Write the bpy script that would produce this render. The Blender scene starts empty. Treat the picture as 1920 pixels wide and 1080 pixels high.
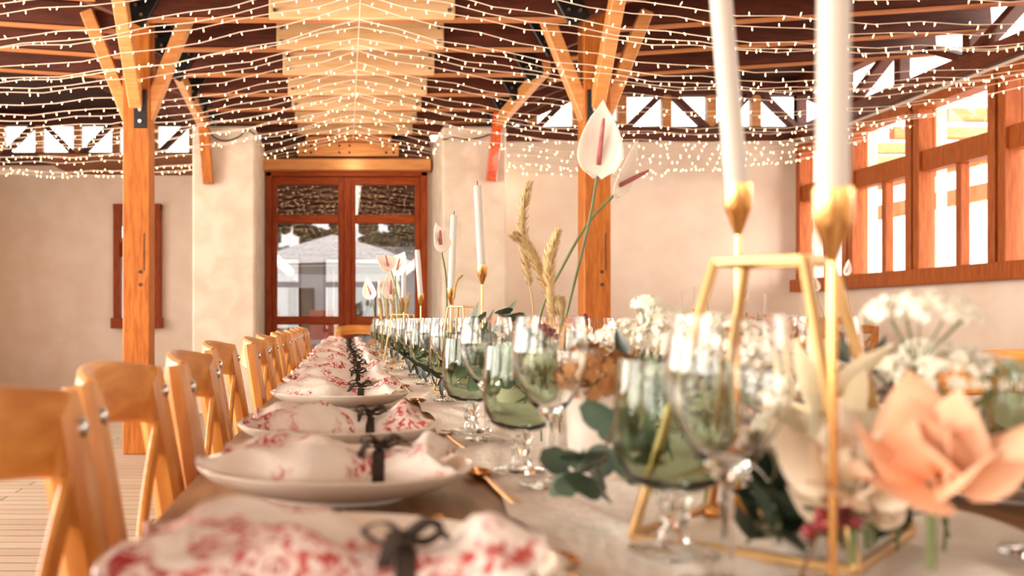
import bpy, math, random
from mathutils import Vector, Matrix, Euler
R = random.Random(7)
PI = math.pi
sc = bpy.context.scene
COL = sc.collection

# ------------------------------------------------------------------ camera
FPX = 1850.0; VX, VY = 645.0, 598.0; EYE = 0.95
cam = bpy.data.cameras.new('camera'); camo = bpy.data.objects.new('camera', cam); COL.objects.link(camo)
camo.location = (0, 0, EYE); camo.rotation_euler = (PI/2, 0, 0)
cam.sensor_width = 36.0; cam.lens = FPX/1920*36.0
cam.shift_x = (960-VX)/1920; cam.shift_y = (VY-540)/1920
cam.clip_start = 0.02; cam.clip_end = 200
cam.dof.use_dof = True; cam.dof.focus_distance = 2.8; cam.dof.aperture_fstop = 4.3
sc.camera = camo
sc.view_settings.view_transform = 'Standard'; sc.view_settings.look = 'None'
sc.view_settings.gamma = 1.0; sc.view_settings.use_curve_mapping = False
sc.view_settings.exposure = 0.58
# ------------------------------------------------------------------ world and daylight
w = bpy.data.worlds.new('world'); sc.world = w; w.use_nodes = True
bg = w.node_tree.nodes['Background']; bg.inputs[0].default_value = (1.0, 0.96, 0.92, 1); bg.inputs[1].default_value = 3.2
def area(loc, rot, sx, sy, power, col=(1, .93, .84)):
    l = bpy.data.lights.new('window_daylight', 'AREA'); l.shape = 'RECTANGLE'; l.size = sx; l.size_y = sy
    l.energy = power; l.color = col
    o = bpy.data.objects.new('window_daylight', l); COL.objects.link(o); o.location = loc; o.rotation_euler = rot
    return o
for yy, pw_ in ((-5.2, 270), (-1.6, 400), (2.0, 400), (5.6, 500), (9.3, 80)):   # daylight through the glazed left side; last one added to brighten the back walls
    area((-5.25, yy, 1.75), (0, -PI/2, 0), 2.3, 2.8, pw_)
for xx in (-2.6, 0.6, 3.6):                          # daylight through the glazed rear end
    area((xx, -9.35, 1.75), (PI/2, 0, 0), 2.4, 2.3, 34)
for yy in (-3.0, 1.2):                              # daylight through the near right windows
    area((5.5, yy, 2.0), (0, PI/2, 0), 1.6, 2.8, 70)

area((7.6, 7.6, 2.2), (0, PI/2, 0), 3.2, 7.0, 800)    # added daylight panel beyond the pergola, brightens the right back wall

# ------------------------------------------------------------------ helpers
def P(px, py, d):
    return Vector(((px-VX)*d/FPX, d, EYE+(VY-py)*d/FPX))
class MB:
    def __init__(s): s.v = []; s.f = []
    def add(s, vs, fs):
        n = len(s.v); s.v += [tuple(v) for v in vs]; s.f += [tuple(i+n for i in f) for f in fs]; return s
    def box(s, c, d, b=0.0, m=None):
        cx, cy, cz = c; hx, hy, hz = d[0]/2, d[1]/2, d[2]/2
        if b <= 0:
            vs = [(sx*hx, sy*hy, sz*hz) for sz in (-1, 1) for sy in (-1, 1) for sx in (-1, 1)]
            fs = [(0,2,3,1),(4,5,7,6),(0,1,5,4),(2,6,7,3),(0,4,6,2),(1,3,7,5)]
        else:
            b = min(b, hx*.9, hy*.9, hz*.9); vs = []; idx = {}
            for sx in (-1,1):
                for sy in (-1,1):
                    for sz in (-1,1):
                        for a in range(3):
                            h = [hx-b, hy-b, hz-b]; h[a] += b
                            idx[(sx,sy,sz,a)] = len(vs); vs.append((sx*h[0], sy*h[1], sz*h[2]))
            fs = []
            for a in range(3):
                o = [i for i in range(3) if i != a]
                for sg in (-1,1):
                    q = []
                    for (p, r) in ((-1,-1),(1,-1),(1,1),(-1,1)):
                        k = [0,0,0]; k[a] = sg; k[o[0]] = p; k[o[1]] = r; q.append(idx[(k[0],k[1],k[2],a)])
                    fs.append(tuple(q) if (sg > 0) == (a != 1) else tuple(reversed(q)))
            for a in range(3):
                o = [i for i in range(3) if i != a]
                for p in (-1,1):
                    for r in (-1,1):
                        k = [0,0,0]; k[o[0]] = p; k[o[1]] = r; k[a] = -1; k2 = list(k); k2[a] = 1
                        fs.append((idx[(*k,o[0])], idx[(*k2,o[0])], idx[(*k2,o[1])], idx[(*k,o[1])]))
            for sx in (-1,1):
                for sy in (-1,1):
                    for sz in (-1,1): fs.append(tuple(idx[(sx,sy,sz,a)] for a in range(3)))
        vs = [Vector(v) for v in vs]
        if m: vs = [m @ v for v in vs]
        return s.add([v+Vector(c) for v in vs], fs)
    def beam(s, a, b, w_, h_, up=(0,0,1), bev=0.0):
        a = Vector(a); b = Vector(b); d = (b-a); L = d.length; d.normalize()
        u = Vector(up); x = d.cross(u)
        if x.length < 1e-4: x = d.cross(Vector((0,1,0)))
        x.normalize(); u = x.cross(d).normalized()
        m = Matrix((x, d, u)).transposed()
        return s.box((a+b)/2, (w_, L, h_), bev, m)
    def tube(s, path, rad, n=8, cap=True, sq=1.0):
        path = [Vector(p) for p in path]; k = len(path)
        if not hasattr(rad, '__len__'): rad = [rad]*k
        t0 = (path[1]-path[0]).normalized()
        u = t0.cross(Vector((0,0,1)))
        if u.length < 1e-3: u = t0.cross(Vector((0,1,0)))
        u.normalize(); vs = []
        for i, p in enumerate(path):
            t = (path[min(i+1,k-1)]-path[max(i-1,0)]).normalized()
            u = (u - t*u.dot(t)).normalized(); v = t.cross(u)
            for j in range(n):
                a = 2*PI*j/n; vs.append(p+(u*math.cos(a)+v*math.sin(a)*sq)*rad[i])
        fs = [(i*n+j, i*n+(j+1)%n, (i+1)*n+(j+1)%n, (i+1)*n+j) for i in range(k-1) for j in range(n)]
        if cap: fs += [tuple(reversed(range(n))), tuple(range((k-1)*n, k*n))]
        return s.add(vs, fs)
    def lathe(s, prof, n=32, c=(0,0,0), rf=None):
        vs = []
        for (r, z) in prof:
            for j in range(n):
                a = 2*PI*j/n; rr = r*(rf(a, z) if rf else 1)
                vs.append((c[0]+rr*math.cos(a), c[1]+rr*math.sin(a), c[2]+z))
        k = len(prof)
        fs = [(i*n+j, i*n+(j+1)%n, (i+1)*n+(j+1)%n, (i+1)*n+j) for i in range(k-1) for j in range(n)]
        return s.add(vs, fs)
    def sweep(s, path, wid, thk, side, ch=0.3, cap=True):
        """chamfered rectangular section swept along a path; side = direction of the width"""
        path = [Vector(p) for p in path]; k = len(path); side = Vector(side).normalized()
        if not hasattr(wid, '__len__'): wid = [wid]*k
        if not hasattr(thk, '__len__'): thk = [thk]*k
        vs = []
        for i, p in enumerate(path):
            t = (path[min(i+1,k-1)]-path[max(i-1,0)]).normalized()
            x = (side - t*side.dot(t)).normalized(); y = t.cross(x)
            a, b = wid[i]/2, thk[i]/2; c = min(a, b)*ch
            for (q, r) in ((a,b-c),(a-c,b),(-a+c,b),(-a,b-c),(-a,-b+c),(-a+c,-b),(a-c,-b),(a,-b+c)):
                vs.append(p+x*q+y*r)
        n = 8
        fs = [(i*n+j, i*n+(j+1)%n, (i+1)*n+(j+1)%n, (i+1)*n+j) for i in range(k-1) for j in range(n)]
        if cap: fs += [tuple(reversed(range(n))), tuple(range((k-1)*n, k*n))]
        return s.add(vs, fs)
    def ico(s, c, r, sc3=(1,1,1)):
        p = (1+5**.5)/2; q = 1/math.sqrt(1+p*p); p *= q
        vs = [(-q,p,0),(q,p,0),(-q,-p,0),(q,-p,0),(0,-q,p),(0,q,p),(0,-q,-p),(0,q,-p),(p,0,-q),(p,0,q),(-p,0,-q),(-p,0,q)]
        fs = [(0,11,5),(0,5,1),(0,1,7),(0,7,10),(0,10,11),(1,5,9),(5,11,4),(11,10,2),(10,7,6),(7,1,8),(3,9,4),(3,4,2),(3,2,6),(3,6,8),(3,8,9),(4,9,5),(2,4,11),(6,2,10),(8,6,7),(9,8,1)]
        return s.add([(c[0]+a*r*sc3[0], c[1]+b*r*sc3[1], c[2]+e*r*sc3[2]) for a,b,e in vs], fs)
    def grid(s, fn, nu, nv, wrapv=False):
        vs = [fn(i/(nu-1), j/(nv if wrapv else nv-1)) for i in range(nu) for j in range(nv)]
        fs = []
        for i in range(nu-1):
            for j in range(nv if wrapv else nv-1):
                j2 = (j+1) % nv; fs.append((i*nv+j, (i+1)*nv+j, (i+1)*nv+j2, i*nv+j2))
        return s.add(vs, fs)
    def mesh(s, name, m, smooth=None):
        me = bpy.data.meshes.new(name); me.from_pydata(s.v, [], s.f); me.update()
        if m: me.materials.append(M[m])
        if smooth is not None:
            me.shade_smooth()
            if smooth < 179: me.set_sharp_from_angle(angle=math.radians(smooth))
        return me
    def build(s, name, m, parent=None, smooth=None, kind=None):
        return part(name, s.mesh(name, m, smooth), parent, kind)
def part(name, me, parent=None, kind=None, loc=None, rot=None, scale=None):
    o = bpy.data.objects.new(name, me); COL.objects.link(o)
    if parent: o.parent = parent
    if kind: o['kind'] = kind
    if loc is not None: o.location = loc
    if rot is not None: o.rotation_euler = rot
    if scale is not None: o.scale = (scale,)*3 if not hasattr(scale, '__len__') else scale
    return o
def tag(o, label, cat=None, group=None, kind=None):
    o['label'] = label
    if cat: o['category'] = cat
    if group: o['group'] = group
    if kind: o['kind'] = kind
    return o
def thing(name, label, cat, loc=(0,0,0), rz=0.0, group=None, kind=None):
    o = bpy.data.objects.new(name, None); COL.objects.link(o); o.empty_display_size = .05
    o.location = loc; o.rotation_euler = (0, 0, rz)
    return tag(o, label, cat, group, kind)
def copy_tree(o, parent=None):
    c = o.copy(); COL.objects.link(c); c.parent = parent
    for ch in list(KIDS.get(o.name, [])) or [x for x in bpy.data.objects if x.parent == o]:
        copy_tree(ch, c)
    return c
KIDS = {}
def proto(o):
    """remember the children once, so that copying stays quick"""
    ks = [x for x in bpy.data.objects if x.parent == o]; KIDS[o.name] = ks
    for k in ks: proto(k)
    return o
ORD = ['nearest','second','third','fourth','fifth','sixth','seventh','eighth','ninth','tenth','eleventh','twelfth','thirteenth','fourteenth','fifteenth','sixteenth','seventeenth','eighteenth','nineteenth','twentieth']
def bez(pts, n=12):
    """smooth path (Catmull-Rom) through points"""
    pts = [Vector(p) for p in pts]; out = []
    q = [pts[0]*2-pts[1]]+pts+[pts[-1]*2-pts[-2]]
    for i in range(1, len(q)-2):
        for k in range(n):
            t = k/n; a, b, c, d = q[i-1], q[i], q[i+1], q[i+2]
            out.append(.5*((2*b)+(c-a)*t+(2*a-5*b+4*c-d)*t*t+(3*b-a-3*c+d)*t**3))
    return out+[pts[-1]]
def align(v, roll=0.0):
    """euler that turns +Z onto v"""
    q = Vector(v).to_track_quat('Z', 'Y'); return (q.to_matrix() @ Matrix.Rotation(roll, 3, 'Z')).to_euler()

# ------------------------------------------------------------------ materials
M = {}
def lin(c):
    return tuple((x/255/12.92 if x/255 <= .04045 else ((x/255+.055)/1.055)**2.4) for x in c)+(1,)
def base_mat(name):
    m = bpy.data.materials.new(name); m.use_nodes = True; M[name] = m
    nt = m.node_tree; return m, nt, nt.nodes['Principled BSDF']
def setp(b, **k):
    for a, v in k.items():
        b.inputs[a.replace('_', ' ')].default_value = v
def mat(name, c1, c2=None, rough=.5, scale=20, stretch=(1,1,1), bump=0.0, bscale=None, detail=4, dist=0.0, rnd=0.0, lo=.35, hi=.65, **kw):
    m, nt, b = base_mat(name); N = nt.nodes; L = nt.links
    setp(b, Roughness=rough, **kw)
    b.inputs['Base Color'].default_value = lin(c1)
    if c2 or bump:
        tc = N.new('ShaderNodeTexCoord'); mp = N.new('ShaderNodeMapping'); mp.inputs['Scale'].default_value = stretch
        L.new(tc.outputs['Object'], mp.inputs['Vector']); vec = mp.outputs['Vector']
        oi = N.new('ShaderNodeObjectInfo')
        ad = N.new('ShaderNodeVectorMath'); ad.operation = 'MULTIPLY_ADD'
        cb = N.new('ShaderNodeCombineXYZ')
        for i in range(3): L.new(oi.outputs['Random'], cb.inputs[i])
        L.new(cb.outputs[0], ad.inputs[0]); ad.inputs[1].default_value = (17.3, 9.1, 23.7); L.new(vec, ad.inputs[2])
        vec = ad.outputs[0]
        nz = N.new('ShaderNodeTexNoise'); nz.inputs['Scale'].default_value = scale; nz.inputs['Detail'].default_value = detail; nz.inputs['Distortion'].default_value = dist
        L.new(vec, nz.inputs['Vector'])
        if c2:
            rp = N.new('ShaderNodeValToRGB'); rp.color_ramp.elements[0].position = lo; rp.color_ramp.elements[1].position = hi
            rp.color_ramp.elements[0].color = lin(c1); rp.color_ramp.elements[1].color = lin(c2)
            L.new(nz.outputs['Fac'], rp.inputs['Fac'])
            out = rp.outputs['Color']
            if rnd:
                hs = N.new('ShaderNodeHueSaturation'); mr = N.new('ShaderNodeMapRange')
                mr.inputs[3].default_value = 1-rnd; mr.inputs[4].default_value = 1+rnd
                L.new(oi.outputs['Random'], mr.inputs[0]); L.new(mr.outputs[0], hs.inputs['Value']); L.new(out, hs.inputs['Color']); out = hs.outputs['Color']
            L.new(out, b.inputs['Base Color'])
        if bump:
            nb = N.new('ShaderNodeTexNoise'); nb.inputs['Scale'].default_value = bscale or scale; nb.inputs['Detail'].default_value = 5
            L.new(vec, nb.inputs['Vector'])
            bp = N.new('ShaderNodeBump'); bp.inputs['Strength'].default_value = bump; bp.inputs['Distance'].default_value = .01
            L.new(nb.outputs['Fac'], bp.inputs['Height']); L.new(bp.outputs[0], b.inputs['Normal'])
    return m
def glassy(name, tint, refl=.1, rough=.0):
    """thin pane: mostly clear, with a mirror share that grows at grazing angles"""
    m, nt, b = base_mat(name); N = nt.nodes; L = nt.links; N.remove(b)
    tr = N.new('ShaderNodeBsdfTransparent'); tr.inputs[0].default_value = lin(tint)
    gl = N.new('ShaderNodeBsdfGlossy'); gl.inputs['Roughness'].default_value = rough
    lw = N.new('ShaderNodeLayerWeight'); lw.inputs[0].default_value = .5
    pw = N.new('ShaderNodeMath'); pw.operation = 'POWER'; pw.inputs[1].default_value = 5.0; L.new(lw.outputs['Facing'], pw.inputs[0])
    mr = N.new('ShaderNodeMapRange'); mr.inputs[3].default_value = refl; mr.inputs[4].default_value = .9
    L.new(pw.outputs[0], mr.inputs[0])
    mx = N.new('ShaderNodeMixShader'); L.new(mr.outputs[0], mx.inputs[0]); L.new(tr.outputs[0], mx.inputs[1]); L.new(gl.outputs[0], mx.inputs[2])
    L.new(mx.outputs[0], N['Material Output'].inputs[0]); return m
def solid_glass(name, tint, rough=0.0, ior=1.3):
    m, nt, b = base_mat(name)
    setp(b, Base_Color=lin(tint), Roughness=rough, IOR=ior); b.inputs['Transmission Weight'].default_value = 1.0
def emit(name, c, s):
    m, nt, b = base_mat(name); N = nt.nodes; N.remove(b); e = N.new('ShaderNodeEmission')
    e.inputs[0].default_value = lin(c); e.inputs[1].default_value = s; nt.links.new(e.outputs[0], N['Material Output'].inputs[0])
    m.cycles.emission_sampling = 'NONE'
def toile():
    m, nt, b = base_mat('toile'); N = nt.nodes; L = nt.links; setp(b, Roughness=.9)
    tc = N.new('ShaderNodeTexCoord'); oi = N.new('ShaderNodeObjectInfo')
    ad = N.new('ShaderNodeVectorMath'); ad.operation = 'MULTIPLY_ADD'; cb = N.new('ShaderNodeCombineXYZ')
    for i in range(3): L.new(oi.outputs['Random'], cb.inputs[i])
    L.new(cb.outputs[0], ad.inputs[0]); ad.inputs[1].default_value = (7.3, 5.1, 3.7); L.new(tc.outputs['Object'], ad.inputs[2])
    def nz(scale, det, dist, lo, hi):
        n = N.new('ShaderNodeTexNoise'); n.inputs['Scale'].default_value = scale; n.inputs['Detail'].default_value = det; n.inputs['Distortion'].default_value = dist
        L.new(ad.outputs[0], n.inputs['Vector'])
        r = N.new('ShaderNodeMapRange'); r.inputs[1].default_value = lo; r.inputs[2].default_value = hi; L.new(n.outputs['Fac'], r.inputs[0]); return r.outputs[0]
    a = nz(70, 2, 1.8, .49, .56); c = nz(14, 1, .6, .49, .56); f = nz(30, 2, .8, .35, .75)
    mu = N.new('ShaderNodeMath'); mu.operation = 'MULTIPLY'; L.new(a, mu.inputs[0]); L.new(c, mu.inputs[1])
    mm = N.new('ShaderNodeMath'); mm.operation = 'MULTIPLY'; mm.inputs[1].default_value = .14; L.new(c, mm.inputs[0])
    mx0 = N.new('ShaderNodeMix'); mx0.data_type = 'RGBA'; L.new(mm.outputs[0], mx0.inputs['Factor'])
    mx0.inputs['A'].default_value = lin((246,235,226)); mx0.inputs['B'].default_value = lin((222,120,115))
    mx = N.new('ShaderNodeMix'); mx.data_type = 'RGBA'; L.new(mu.outputs[0], mx.inputs['Factor']); L.new(mx0.outputs['Result'], mx.inputs['A'])
    cr = N.new('ShaderNodeMix'); cr.data_type = 'RGBA'; L.new(f, cr.inputs['Factor']); cr.inputs['A'].default_value = lin((206,84,80)); cr.inputs['B'].default_value = lin((164,40,42))
    L.new(cr.outputs['Result'], mx.inputs['B']); L.new(mx.outputs['Result'], b.inputs['Base Color'])
    b.inputs['Subsurface Weight'].default_value = 0.0
    nb = N.new('ShaderNodeTexNoise'); nb.inputs['Scale'].default_value = 45; nb.inputs['Detail'].default_value = 3; L.new(ad.outputs[0], nb.inputs['Vector'])
    bp = N.new('ShaderNodeBump'); bp.inputs['Strength'].default_value = .35; bp.inputs['Distance'].default_value = .01; L.new(nb.outputs['Fac'], bp.inputs['Height']); L.new(bp.outputs[0], b.inputs['Normal'])
def floor_mat():
    m, nt, b = base_mat('floor_boards'); N = nt.nodes; L = nt.links; setp(b, Roughness=.5)
    tc = N.new('ShaderNodeTexCoord'); br = N.new('ShaderNodeTexBrick'); L.new(tc.outputs['Object'], br.inputs['Vector'])
    br.inputs['Scale'].default_value = 1.0; br.inputs['Brick Width'].default_value = 1.8; br.inputs['Row Height'].default_value = .12; br.inputs['Mortar Size'].default_value = .005
    br.inputs['Color1'].default_value = lin((214,190,166)); br.inputs['Color2'].default_value = lin((198,172,146)); br.inputs['Mortar'].default_value = lin((120,95,75))
    nz = N.new('ShaderNodeTexNoise'); mp = N.new('ShaderNodeMapping'); mp.inputs['Scale'].default_value = (2, 30, 1); L.new(tc.outputs['Object'], mp.inputs[0]); L.new(mp.outputs[0], nz.inputs['Vector']); nz.inputs['Scale'].default_value = 2
    mx = N.new('ShaderNodeMix'); mx.data_type = 'RGBA'; mx.blend_type = 'MULTIPLY'; mx.inputs['Factor'].default_value = .4
    L.new(br.outputs['Color'], mx.inputs['A']); L.new(nz.outputs['Color'], mx.inputs['B']); L.new(mx.outputs['Result'], b.inputs['Base Color'])
mat('plaster', (244,228,212), (236,216,198), rough=.85, scale=3, bump=.35, bscale=5)
mat('plaster_pillar', (222,207,190), (206,188,168), rough=.85, scale=4, bump=.6, bscale=6, dist=.6)
mat('ceiling_wood', (72,32,20), (52,22,14), rough=.6, scale=4, stretch=(1,12,1))
mat('dark_wood', (100,44,22), (74,30,16), rough=.5, scale=5, stretch=(1,8,8))
mat('dark_wood_long', (122,60,32), (92,42,24), rough=.5, scale=5, stretch=(8,1,8))
mat('pine', (216,150,88), (198,128,68), rough=.45, scale=5, stretch=(1,9,9), dist=.4)
mat('lit_edge_wood', (196,124,72), rough=.6)  # paler wood tone stands for light caught on the beams' lower edges
mat('pine_pale', (240,200,154), (230,180,128), rough=.4, scale=4, stretch=(1,9,9), dist=.5)
mat('post_wood', (190,112,44), (160,86,28), rough=.5, scale=6, stretch=(9,9,1), dist=.4, Specular_IOR_Level=.25)
mat('door_wood', (158,70,20), (130,50,12), rough=.5, scale=6, stretch=(9,9,1), dist=.3, Specular_IOR_Level=.2)
mat('door_rail_wood', (160,72,20), (132,52,12), rough=.5, scale=6, stretch=(1,9,9), dist=.3, Specular_IOR_Level=.2)
mat('window_wood', (176,94,38), (150,72,26), rough=.5, scale=6, stretch=(9,9,1), Specular_IOR_Level=.25)
mat('chair_wood', (214,146,72), (188,116,48), rough=.32, scale=7, stretch=(6,6,1), dist=.5, rnd=.08)
mat('chair_rail_wood', (214,146,72), (188,116,48), rough=.32, scale=7, stretch=(1,6,6), dist=.5, rnd=.08)
mat('table_wood', (162,120,84), (136,96,64), rough=.4, scale=5, stretch=(10,1,10), dist=.3)
mat('black_steel', (24,22,22), rough=.45, Metallic=.4)
mat('bolt_steel', (200,195,190), rough=.3, Metallic=1.0)
mat('gold', (222,168,104), rough=.2, Metallic=1.0)
mat('gold_matte', (206,166,112), rough=.42, Metallic=.75)
mat('ceramic', (246,236,222), rough=.16)
mat('pot_ceramic', (240,228,216), rough=.4)
mat('candle_wax', (206,195,184), rough=.5)
mat('wick', (70,60,50), rough=.9)
mat('ribbon', (48,36,30), (66,52,40), rough=.8, scale=60)
mat('gauze', (250,243,234), (242,232,220), rough=.95, scale=30, bump=.5, bscale=90)
mat('spathe', (250,240,226), (244,230,212), rough=.35, scale=12)
mat('spadix', (196,112,112), (176,92,96), rough=.6, scale=90, bump=.5)
mat('green_stem', (112,120,70), (92,104,60), rough=.5, scale=30)
mat('straw_stem', (180,148,92), rough=.7)
mat('straw', (220,194,146), (198,168,116), rough=.9, scale=60, rnd=.08)
mat('eucalyptus', (92,108,90), (68,88,70), rough=.5, scale=20, rnd=.2)
mat('ruscus', (44,58,42), (30,42,30), rough=.4, scale=20, rnd=.25)
mat('bleached_leaf', (240,224,196), (226,206,172), rough=.7, scale=20, rnd=.06)
mat('white_floret', (246,240,228), (232,226,204), rough=.8, scale=60)
mat('peach_floret', (212,160,104), (186,126,72), rough=.85, scale=50)
mat('cream_petal', (246,232,212), (238,218,190), rough=.6, scale=18, rnd=.05)
mat('peach_petal', (250,206,172), (246,188,150), rough=.55, scale=14, rnd=.05)
mat('blush_petal', (240,204,190), (228,176,164), rough=.6, scale=14, rnd=.05)
mat('berry', (140,40,44), (112,28,34), rough=.35, scale=30, rnd=.15)
mat('twig', (112,80,56), rough=.8)
mat('cord', (60,50,44), rough=.7)
mat('wire', (252,226,206), rough=.6)
mat('terrace_stone', (150,148,146), (128,126,124), rough=.8, scale=3)
mat('outside_render', (196,196,198), (180,180,184), rough=.9, scale=2)
mat('outside_timber', (150,92,52), (124,72,38), rough=.7, scale=3, stretch=(1,8,8))
mat('hedge', (70,80,52), (44,54,34), rough=.9, scale=8)
mat('parasol_cloth', (226,224,222), rough=.9)
mat('outdoor_red', (206,90,70), rough=.7)
mat('glow_red', (186,52,20), (220,92,30), rough=.2, scale=30, Coat_Weight=.6)  # red holds the glow of lights wrapped round the upright
glassy('pane_glass', (242,242,240), .10)
glassy('door_glass', (190,190,192), .13)
solid_glass('crystal', (252,252,252), ior=1.4)
solid_glass('green_glass', (208,220,202))
emit('bulb_glow', (255,214,150), 18.0)
toile(); floor_mat()

# ------------------------------------------------------------------ room shell
XL, XR, YB, YN = -4.9, 5.08, 11.0, -9.0
ZT = 3.6
YBL = 12.7                                         # the left bay goes back a little further
def wall_boxes(mb, fixed, t, u0, u1, z0, z1, holes, axis):
    """wall slab with rectangular holes; axis 'x' runs along x at y=fixed, 'y' along y at x=fixed"""
    us = sorted({u0, u1, *[h[0] for h in holes], *[h[1] for h in holes]})
    zs = sorted({z0, z1, *[h[2] for h in holes], *[h[3] for h in holes]})
    for a, b in zip(us, us[1:]):
        for c, d in zip(zs, zs[1:]):
            um, zm = (a+b)/2, (c+d)/2
            if any(h[0] < um < h[1] and h[2] < zm < h[3] for h in holes): continue
            if axis == 'x': mb.box((um, fixed, zm), (b-a, t, d-c))
            else: mb.box((fixed, um, zm), (t, b-a, d-c))
def struct(name, mb, m, label, smooth=None):
    o = mb.build(name, m, None, smooth); return tag(o, label, kind='structure')
struct('floor', MB().box(((XL+XR)/2, 2, -.05), (XR-XL+.6, 22.6, .1)), 'floor_boards', 'pale wooden plank floor of the hall')
struct('ceiling', MB().box(((-.9+XR+.3)/2, (YN-.3+YB+.22)/2, ZT+.05), (XR+1.2, YB-YN+.52, .1)).box(((XL-.3-.9)/2, (YN-.3+YBL+.22)/2, ZT+.05), (-.9-XL+.3, YBL-YN+.52, .1)), 'ceiling_wood', 'dark reddish brown timber ceiling above the beams')
DX0, DX1, DZ1 = -.862, .922, 2.6
mb = MB(); wall_boxes(mb, YB+.1, .2, -.88, XR+.2, 0, 2.93, [(DX0, DX1, 0, DZ1)], 'x')
struct('wall_back', mb, 'plaster', 'pale plastered back wall around the double door')
mb = MB(); mb.box((.02, YB+.1, (2.93+ZT)/2), (1.9, .2, ZT-2.93)); struct('wall_gable', mb, 'ceiling_wood', 'dark timber gable wall above the double door')
LW = (-2.95, -2.34, .85, 2.42)
mb = MB(); wall_boxes(mb, YBL+.1, .2, XL-.2, -.9, 0, 2.93, [LW], 'x'); struct('wall_back_left', mb, 'plaster', 'shaded plaster wall behind the left wooden post')
# pillars
mb = MB(); mb.box((-1.19, (9.75+YBL)/2, 1.43), (.62, YBL-9.75, 2.86), .02)
struct('wall_pillar_left', mb, 'plaster_pillar', 'rough white plaster pillar to the left of the door')
mb = MB(); mb.box((1.2925, (9.75+YB)/2+.02, 1.43), (.635, YB-9.75, 2.86), .02)
struct('wall_pillar_right', mb, 'plaster_pillar', 'rough white plaster pillar to the right of the door')
# side walls with window openings
RW = [(10.92-1.12*(i+1), 10.92-1.12*i-.04, 1.265, 2.86) for i in range(6)] + [(-4.5, -1.6, 1.2, 2.86), (-.3, 2.7, 1.2, 2.86)]
mb = MB(); wall_boxes(mb, XR+.1, .2, YN-.2, YB+.2, 0, 2.93, RW, 'y'); struct('wall_right', mb, 'plaster', 'plaster wall under the row of windows on the right')
LWN = [(yy-1.45, yy+1.45, .55, 2.9) for yy in (-5.2, -1.6, 2.0, 5.6, 9.3)]  # last opening is added to let more light onto the back walls
mb = MB(); wall_boxes(mb, XL-.1, .2, YN-.2, YBL+.2, 0, 2.93, LWN, 'y'); struct('wall_left', mb, 'plaster', 'plaster wall with tall openings beyond the left edge of the picture')
BWN = [(xx-1.25, xx+1.25, .55, 2.9) for xx in (-2.6, .6, 3.6)]
mb = MB(); wall_boxes(mb, YN-.1, .2, XL-.2, XR+.2, 0, 2.93, BWN, 'x'); struct('wall_rear', mb, 'plaster', 'plaster wall with wide windows behind the camera')
# clerestory: wall plate, W-shaped struts and panes between plate and ceiling
def clerestory(name, a, b, y_or_x, axis, n, label, plate_m, strut_m):
    e = thing(name, label, None, (0,0,0), kind='structure'); del_keys(e)
    def pt(u, z): return Vector((u, y_or_x, z)) if axis == 'x' else Vector((y_or_x, u, z))
    sg = 1 if axis == 'x' else 0
    off = Vector((0,-.06,0)) if axis == 'x' else Vector((-.06 if y_or_x > 0 else .06, 0, 0))
    up = (0,-1,0) if axis == 'x' else (1,0,0)
    MB().beam(pt(a,3.005)+off, pt(b,3.005)+off, .14, .16, bev=.008).build('wall_plate', plate_m, e)
    MB().beam(pt(a,3.52)+off, pt(b,3.52)+off, .14, .17, bev=.008).build('top_plate', plate_m, e)
    L = (b-a)/n
    for i in range(n+1):
        u = a+L*i
        MB().beam(pt(u,3.08)+off, pt(u,3.44)+off, .1, .1, up=up, bev=.005).build('stud', 'pine' if axis == 'x' else strut_m, e)
    for i in range(n):
        u = a+L*i; z = (3.07, 3.46) if i % 2 else (3.46, 3.07)
        MB().beam(pt(u+.05,z[0])+off*1.2, pt(u+L-.05,z[1])+off*1.2, .06, .12, up=up, bev=.005).build('diagonal_strut', strut_m, e)
        c = pt(u+L/2, 3.26); d = (L, .01, .4) if axis == 'x' else (.01, L, .4)
        MB().box(c, d).build('pane', 'pane_glass', e)
    return e
def del_keys(e):
    for k in ('category',):
        if k in e.keys(): del e[k]
clerestory('window_1', 1.6, XR, YB+.06, 'x', 7, 'row of small clerestory panes with diagonal struts over the back wall', 'dark_wood', 'dark_wood')
clerestory('window_2', XL, -1.45, YBL+.06, 'x', 7, 'clerestory panes with diagonal struts over the left back wall', 'dark_wood', 'dark_wood')
clerestory('window_3', YN, YB-.02, XR+.06, 'y', 20, 'clerestory panes with diagonal struts over the right windows', 'dark_wood_long', 'dark_wood')
clerestory('window_4', YN, YBL, XL-.06, 'y', 20, 'clerestory panes with diagonal struts over the left wall', 'dark_wood_long', 'dark_wood')
struct('wall_rear_top', MB().box(((XL+XR)/2, YN-.1, 3.265), (XR-XL+.4, .2, .67)), 'ceiling_wood', 'dark timber strip above the rear wall')
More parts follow.
